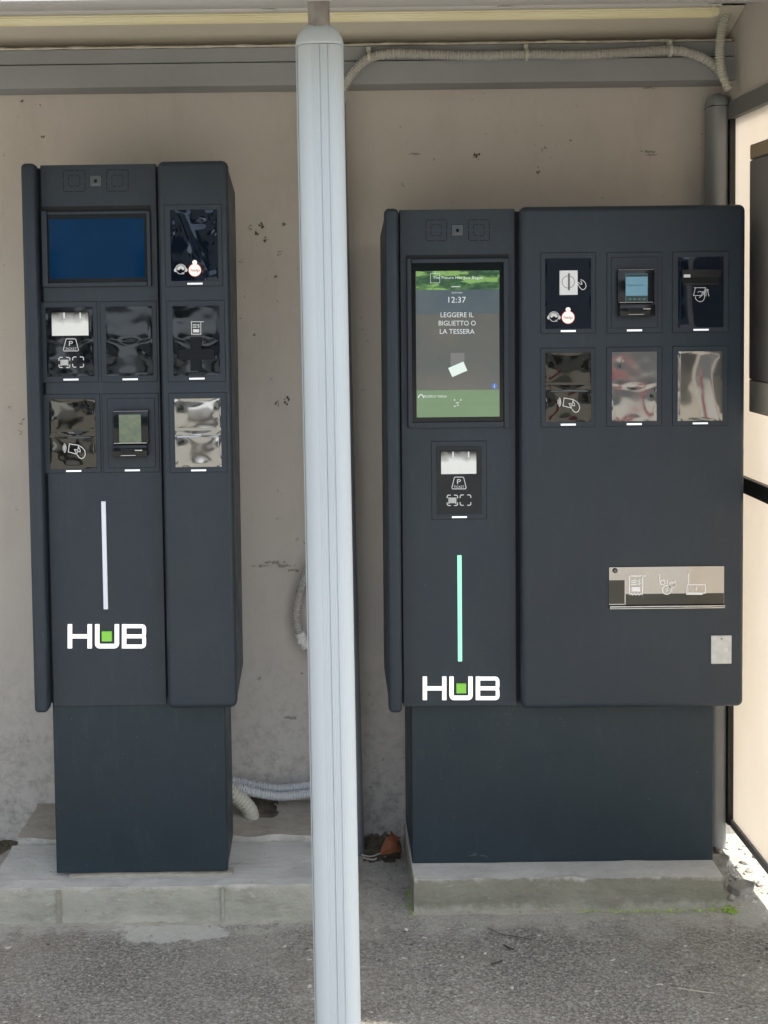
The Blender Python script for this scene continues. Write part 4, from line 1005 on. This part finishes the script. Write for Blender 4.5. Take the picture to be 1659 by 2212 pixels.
dirt('soil', 'dark loose soil under the broken slabs between the wide pad and side panel', .985, 1.11, 2.77, 3.12, -.002, .02)
dirt('soil', 'dark dirt on the ground at the far left end of the pad', -1.15, -.845, 3.0, 3.128, .004, .016)
def leaf(name, label, c, s_, rot, mt, curl=.3):
    bm = NB(); n_ = 14; ctr = []
    L_, R_ = [], []
    for k in range(n_ + 1):
        t = k / n_; w_ = s_ * .42 * math.sin(math.pi * t) ** .7 * (1 + .03 * ((k % 2) * 2 - 1)); z_ = curl * s_ * math.sin(math.pi * t)
        ctr.append(bm.verts.new((s_ * (t - .5), 0, z_))); L_.append(bm.verts.new((s_ * (t - .5), w_, z_ + abs(w_) * .5))); R_.append(bm.verts.new((s_ * (t - .5), -w_, z_ + abs(w_) * .25)))
    for k in range(n_):
        for q in ((ctr[k], ctr[k + 1], L_[k + 1], L_[k]), (R_[k], R_[k + 1], ctr[k + 1], ctr[k])):
            try: bm.faces.new(q)
            except ValueError: pass
    o = tag(obj(name, bm, mt), label, 'leaf'); o.location = c; o.rotation_euler = rot; return o
a = at(845, 1826, 2.99); leaf('dry_leaf', 'large rust brown dry leaf heaped beside the wide machine plinth', (a.x, 2.985, .026), .066, (.25, .1, .35), M['leaf'])
leaf('dry_leaf', 'small brown leaf scrap under the large rust leaf near the wall', (.185, 3.04, .035), .04, (.3, .2, 1.2), M['leaf'])
def sticks(name, label, segs, r, mt, cat='twig'):
    bm = NB()
    for s_ in segs: tube(bm, [Vector(p) for p in s_], r, .006, 6)
    return tag(obj(name, bm, mt), label, cat)
def gp(x, y, z=.008):
    d = at(x, y, 1.); d = d - Vector((0, 0, EYE)); t = (z - EYE) / d.z; return Vector((0, 0, EYE)) + d * t
sticks('straw', 'pale dry straw lying at the foot of the silver post', [[gp(780, 1846), gp(800, 1850), gp(826, 1842)], [gp(784, 1853), gp(805, 1857), (gp(815, 1853))]], .0022, M['straw'], 'straw')
sticks('straw', 'single pale straw on the asphalt at the lower right', [[gp(1463, 2134), gp(1500, 2140), gp(1549, 2146)]], .0011, M['straw'], 'straw')
sticks('twig', 'thin bent twig on the asphalt in front of the olive pad', [[gp(1053, 2004), gp(1080, 2017), gp(1110, 2022), gp(1150, 2030)]], .0009, M['twig'])
sticks('twig', 'short thick dark twig on the asphalt below the wide machine logo', [[gp(1088, 2041), gp(1098, 2047), gp(1108, 2050)], [gp(1092, 2044), gp(1100, 2049), gp(1112, 2051)]], .0022, M['twig'])
sticks('twig', 'tiny straight dark twig just left of the thick one', [[gp(1061, 2082), gp(1075, 2079), gp(1087, 2074)]], .0018, M['twig'])
for i, (x, y, r_, lb) in enumerate(((878, 2008, .007, 'tan pebble left of the olive pad corner'), (999, 1863 + 205, .004, 'tiny white chip near the thick twig'), (1106, 2135, .005, 'pale chip on the asphalt midway to the lower edge'), (1048, 2060, .004, 'small white pebble left of the tiny twig'), (1345, 1985, .004, 'small pale pebble before the middle of the olive pad'))):
    bm = NB(); stone(bm, 0, 0, 0, r_, .5); o = tag(obj('pebble', bm, M['stone_p']), lb, 'pebble', 'pebbles on the asphalt'); o.location = gp(x, y, .005)

# ------------------------------------------------------------------ what stands across the car park (seen in the glossy covers)
bld = thing('office_building', 'long low cream building across the car park with dark windows', 'building', (2, -16, 0))
bm = NB(); box(bm, -16, 12, -4, 0, 0, 4.2); obj('wall', bm, mat('cream_render', (.40, .39, .36), .8, var=(1, .1)), bld)
bm = NB(); box(bm, -16.3, 12.3, -4.3, .35, 4.2, 4.5); obj('roof', bm, M['trim'], bld)
for k in range(9):
    bm = NB(); x = -14.5 + 3 * k; box(bm, x, x + 1.5, .005, .06, 1.1, 2.6); wf = obj('window', bm, M['trim'], bld)
    bm = NB(); box(bm, x + .07, x + 1.43, .061, .07, 1.17, 2.53); obj('pane', bm, M['glossblack'], wf)
def car(label, x, y, rz, paint, group='cars parked across the car park'):
    t = thing('parked_car', label, 'car', (x, y, 0), group); t.rotation_euler = (0, 0, rz)
    prof = [(-2.05, .35), (-2.1, .62), (-1.95, .86), (-1.1, .98), (-.45, 1.42), (.9, 1.46), (1.7, 1.0), (2.05, .92), (2.1, .5), (2.0, .3)]
    bm = NB(); prism(bm, [Vector((a, -.84, b)) for a, b in prof], Vector((0, 1.68, 0))); bmesh.ops.bevel(bm, geom=bm.edges[:], offset=.06, segments=3, affect='EDGES')
    o = obj('body', bm, paint, t); fix_smooth(o)
    for s_ in (-1, 1):
        bm = NB(); pts = [(-.95, 1.0), (-.42, 1.36), (.84, 1.38), (1.4, 1.02)]; y_ = .846 * s_
        prism(bm, [Vector((a, y_, b)) for a, b in pts], Vector((0, .006 * s_, 0))); obj('side_window', bm, M['glossblack'], t)
        for wx in (-1.3, 1.3):
            bm = NB(); cyl(bm, (wx, s_ * .70, .32), (wx, s_ * .87, .32), .32, .32, 28); w_ = obj('wheel', bm, M['black'], t)
            bm = NB(); cyl(bm, (wx, s_ * .871, .32), (wx, s_ * .885, .32), .2, .18, 20); obj('rim', bm, M['lockplate'], w_)
        bm = NB(); box(bm, -2.13, -2.02, s_ * .6 - .15, s_ * .6 + .15, .62, .76, .02); obj('headlight', bm, M['lockplate'], t)
    bm = NB(); prism(bm, [Vector((-1.06, -.7, 1.03)), Vector((-1.06, .7, 1.03)), Vector((-.50, .62, 1.415)), Vector((-.50, -.62, 1.415))], Vector((-.012, 0, .012))); obj('windscreen', bm, M['glossblack'], t)
    return t
bo = thing('reflection_bollard', 'unseen red post added behind the camera to put a red reflection in the covers', 'reflection_bollard', (2.25, -3.2, 0))  # added out of view to give the glossy covers their red patches
bm = NB(); cyl(bm, (0, 0, 0), (0, 0, .98), .11, .11, 28); cyl(bm, (0, 0, .981), (0, 0, 1.02), .11, .07, 28); obj('reflection_bollard_tube', bm, mat('reflection_bollard_red', (.36, .02, .035), .4), bo)
bm = NB(); cyl(bm, (0, 0, .72), (0, 0, .80), .1115, .1115, 28); obj('reflection_bollard_band', bm, M['lockplate'], bo)
car('dark grey hatchback parked furthest right of the row', 7.6, -9.5, R(84), mat('grey_paint', (.05, .05, .055), .3, coat=.6))
car('white hatchback parked in the middle of the row', -1.9, -8.0, R(88), mat('white_paint', (.7, .7, .68), .3, coat=.6))
car('dark blue hatchback parked furthest left of the row', -5.4, -8.2, R(90), mat('blue_paint', (.03, .05, .10), .3, coat=.6))
def tree(label, x, y, h):
    t = thing('broadleaf_tree', label, 'tree', (x, y, 0), 'trees across the car park'); bm = NB()
    tube(bm, [Vector((0, 0, 0)), Vector((.1, 0, h * .3)), Vector((0, .1, h * .6))], lambda q: .2 * (1 - q * .6), .2, 8)
    for k in range(6):
        a = k * 1.05; tube(bm, [Vector((.02, 0, h * .42)), Vector((math.cos(a) * h * .12, math.sin(a) * h * .12, h * .6)), Vector((math.cos(a) * h * .24, math.sin(a) * h * .24, h * .75))], lambda q: .07 * (1 - q * .7), .2, 6)
    obj('trunk', bm, M['twig'], t); bm = NB(); rnd = random.Random(int(x * 10))
    blobs = [(Vector((rnd.gauss(0, h * .15), rnd.gauss(0, h * .15), h * rnd.uniform(.5, .92))), h * rnd.uniform(.09, .17)) for _ in range(15)]
    for k in range(5200):
        c, r_ = rnd.choice(blobs); d = Vector((rnd.gauss(0, 1), rnd.gauss(0, 1), rnd.gauss(0, 1))).normalized() * r_ * rnd.random() ** .4; c = c + d
        n_ = Vector((rnd.gauss(0, 1), rnd.gauss(0, 1), rnd.gauss(.5, 1))).normalized(); u_ = n_.orthogonal() * .09; v_ = n_.cross(u_)
        bm.faces.new([bm.verts.new(c + u_), bm.verts.new(c + v_ * .6), bm.verts.new(c - u_), bm.verts.new(c - v_ * .6)])
    obj('crown', bm, mat('tree_leaves', (.07, .12, .03), .7, var=(2, .4)), t)
tree('tall broadleaf tree left of the cream building', -9.5, -14.5, 5.5); tree('smaller broadleaf tree before the cream building', 1.2, -14.5, 4.6); tree('wide broadleaf tree at the right end of the building', 9.5, -14, 5)
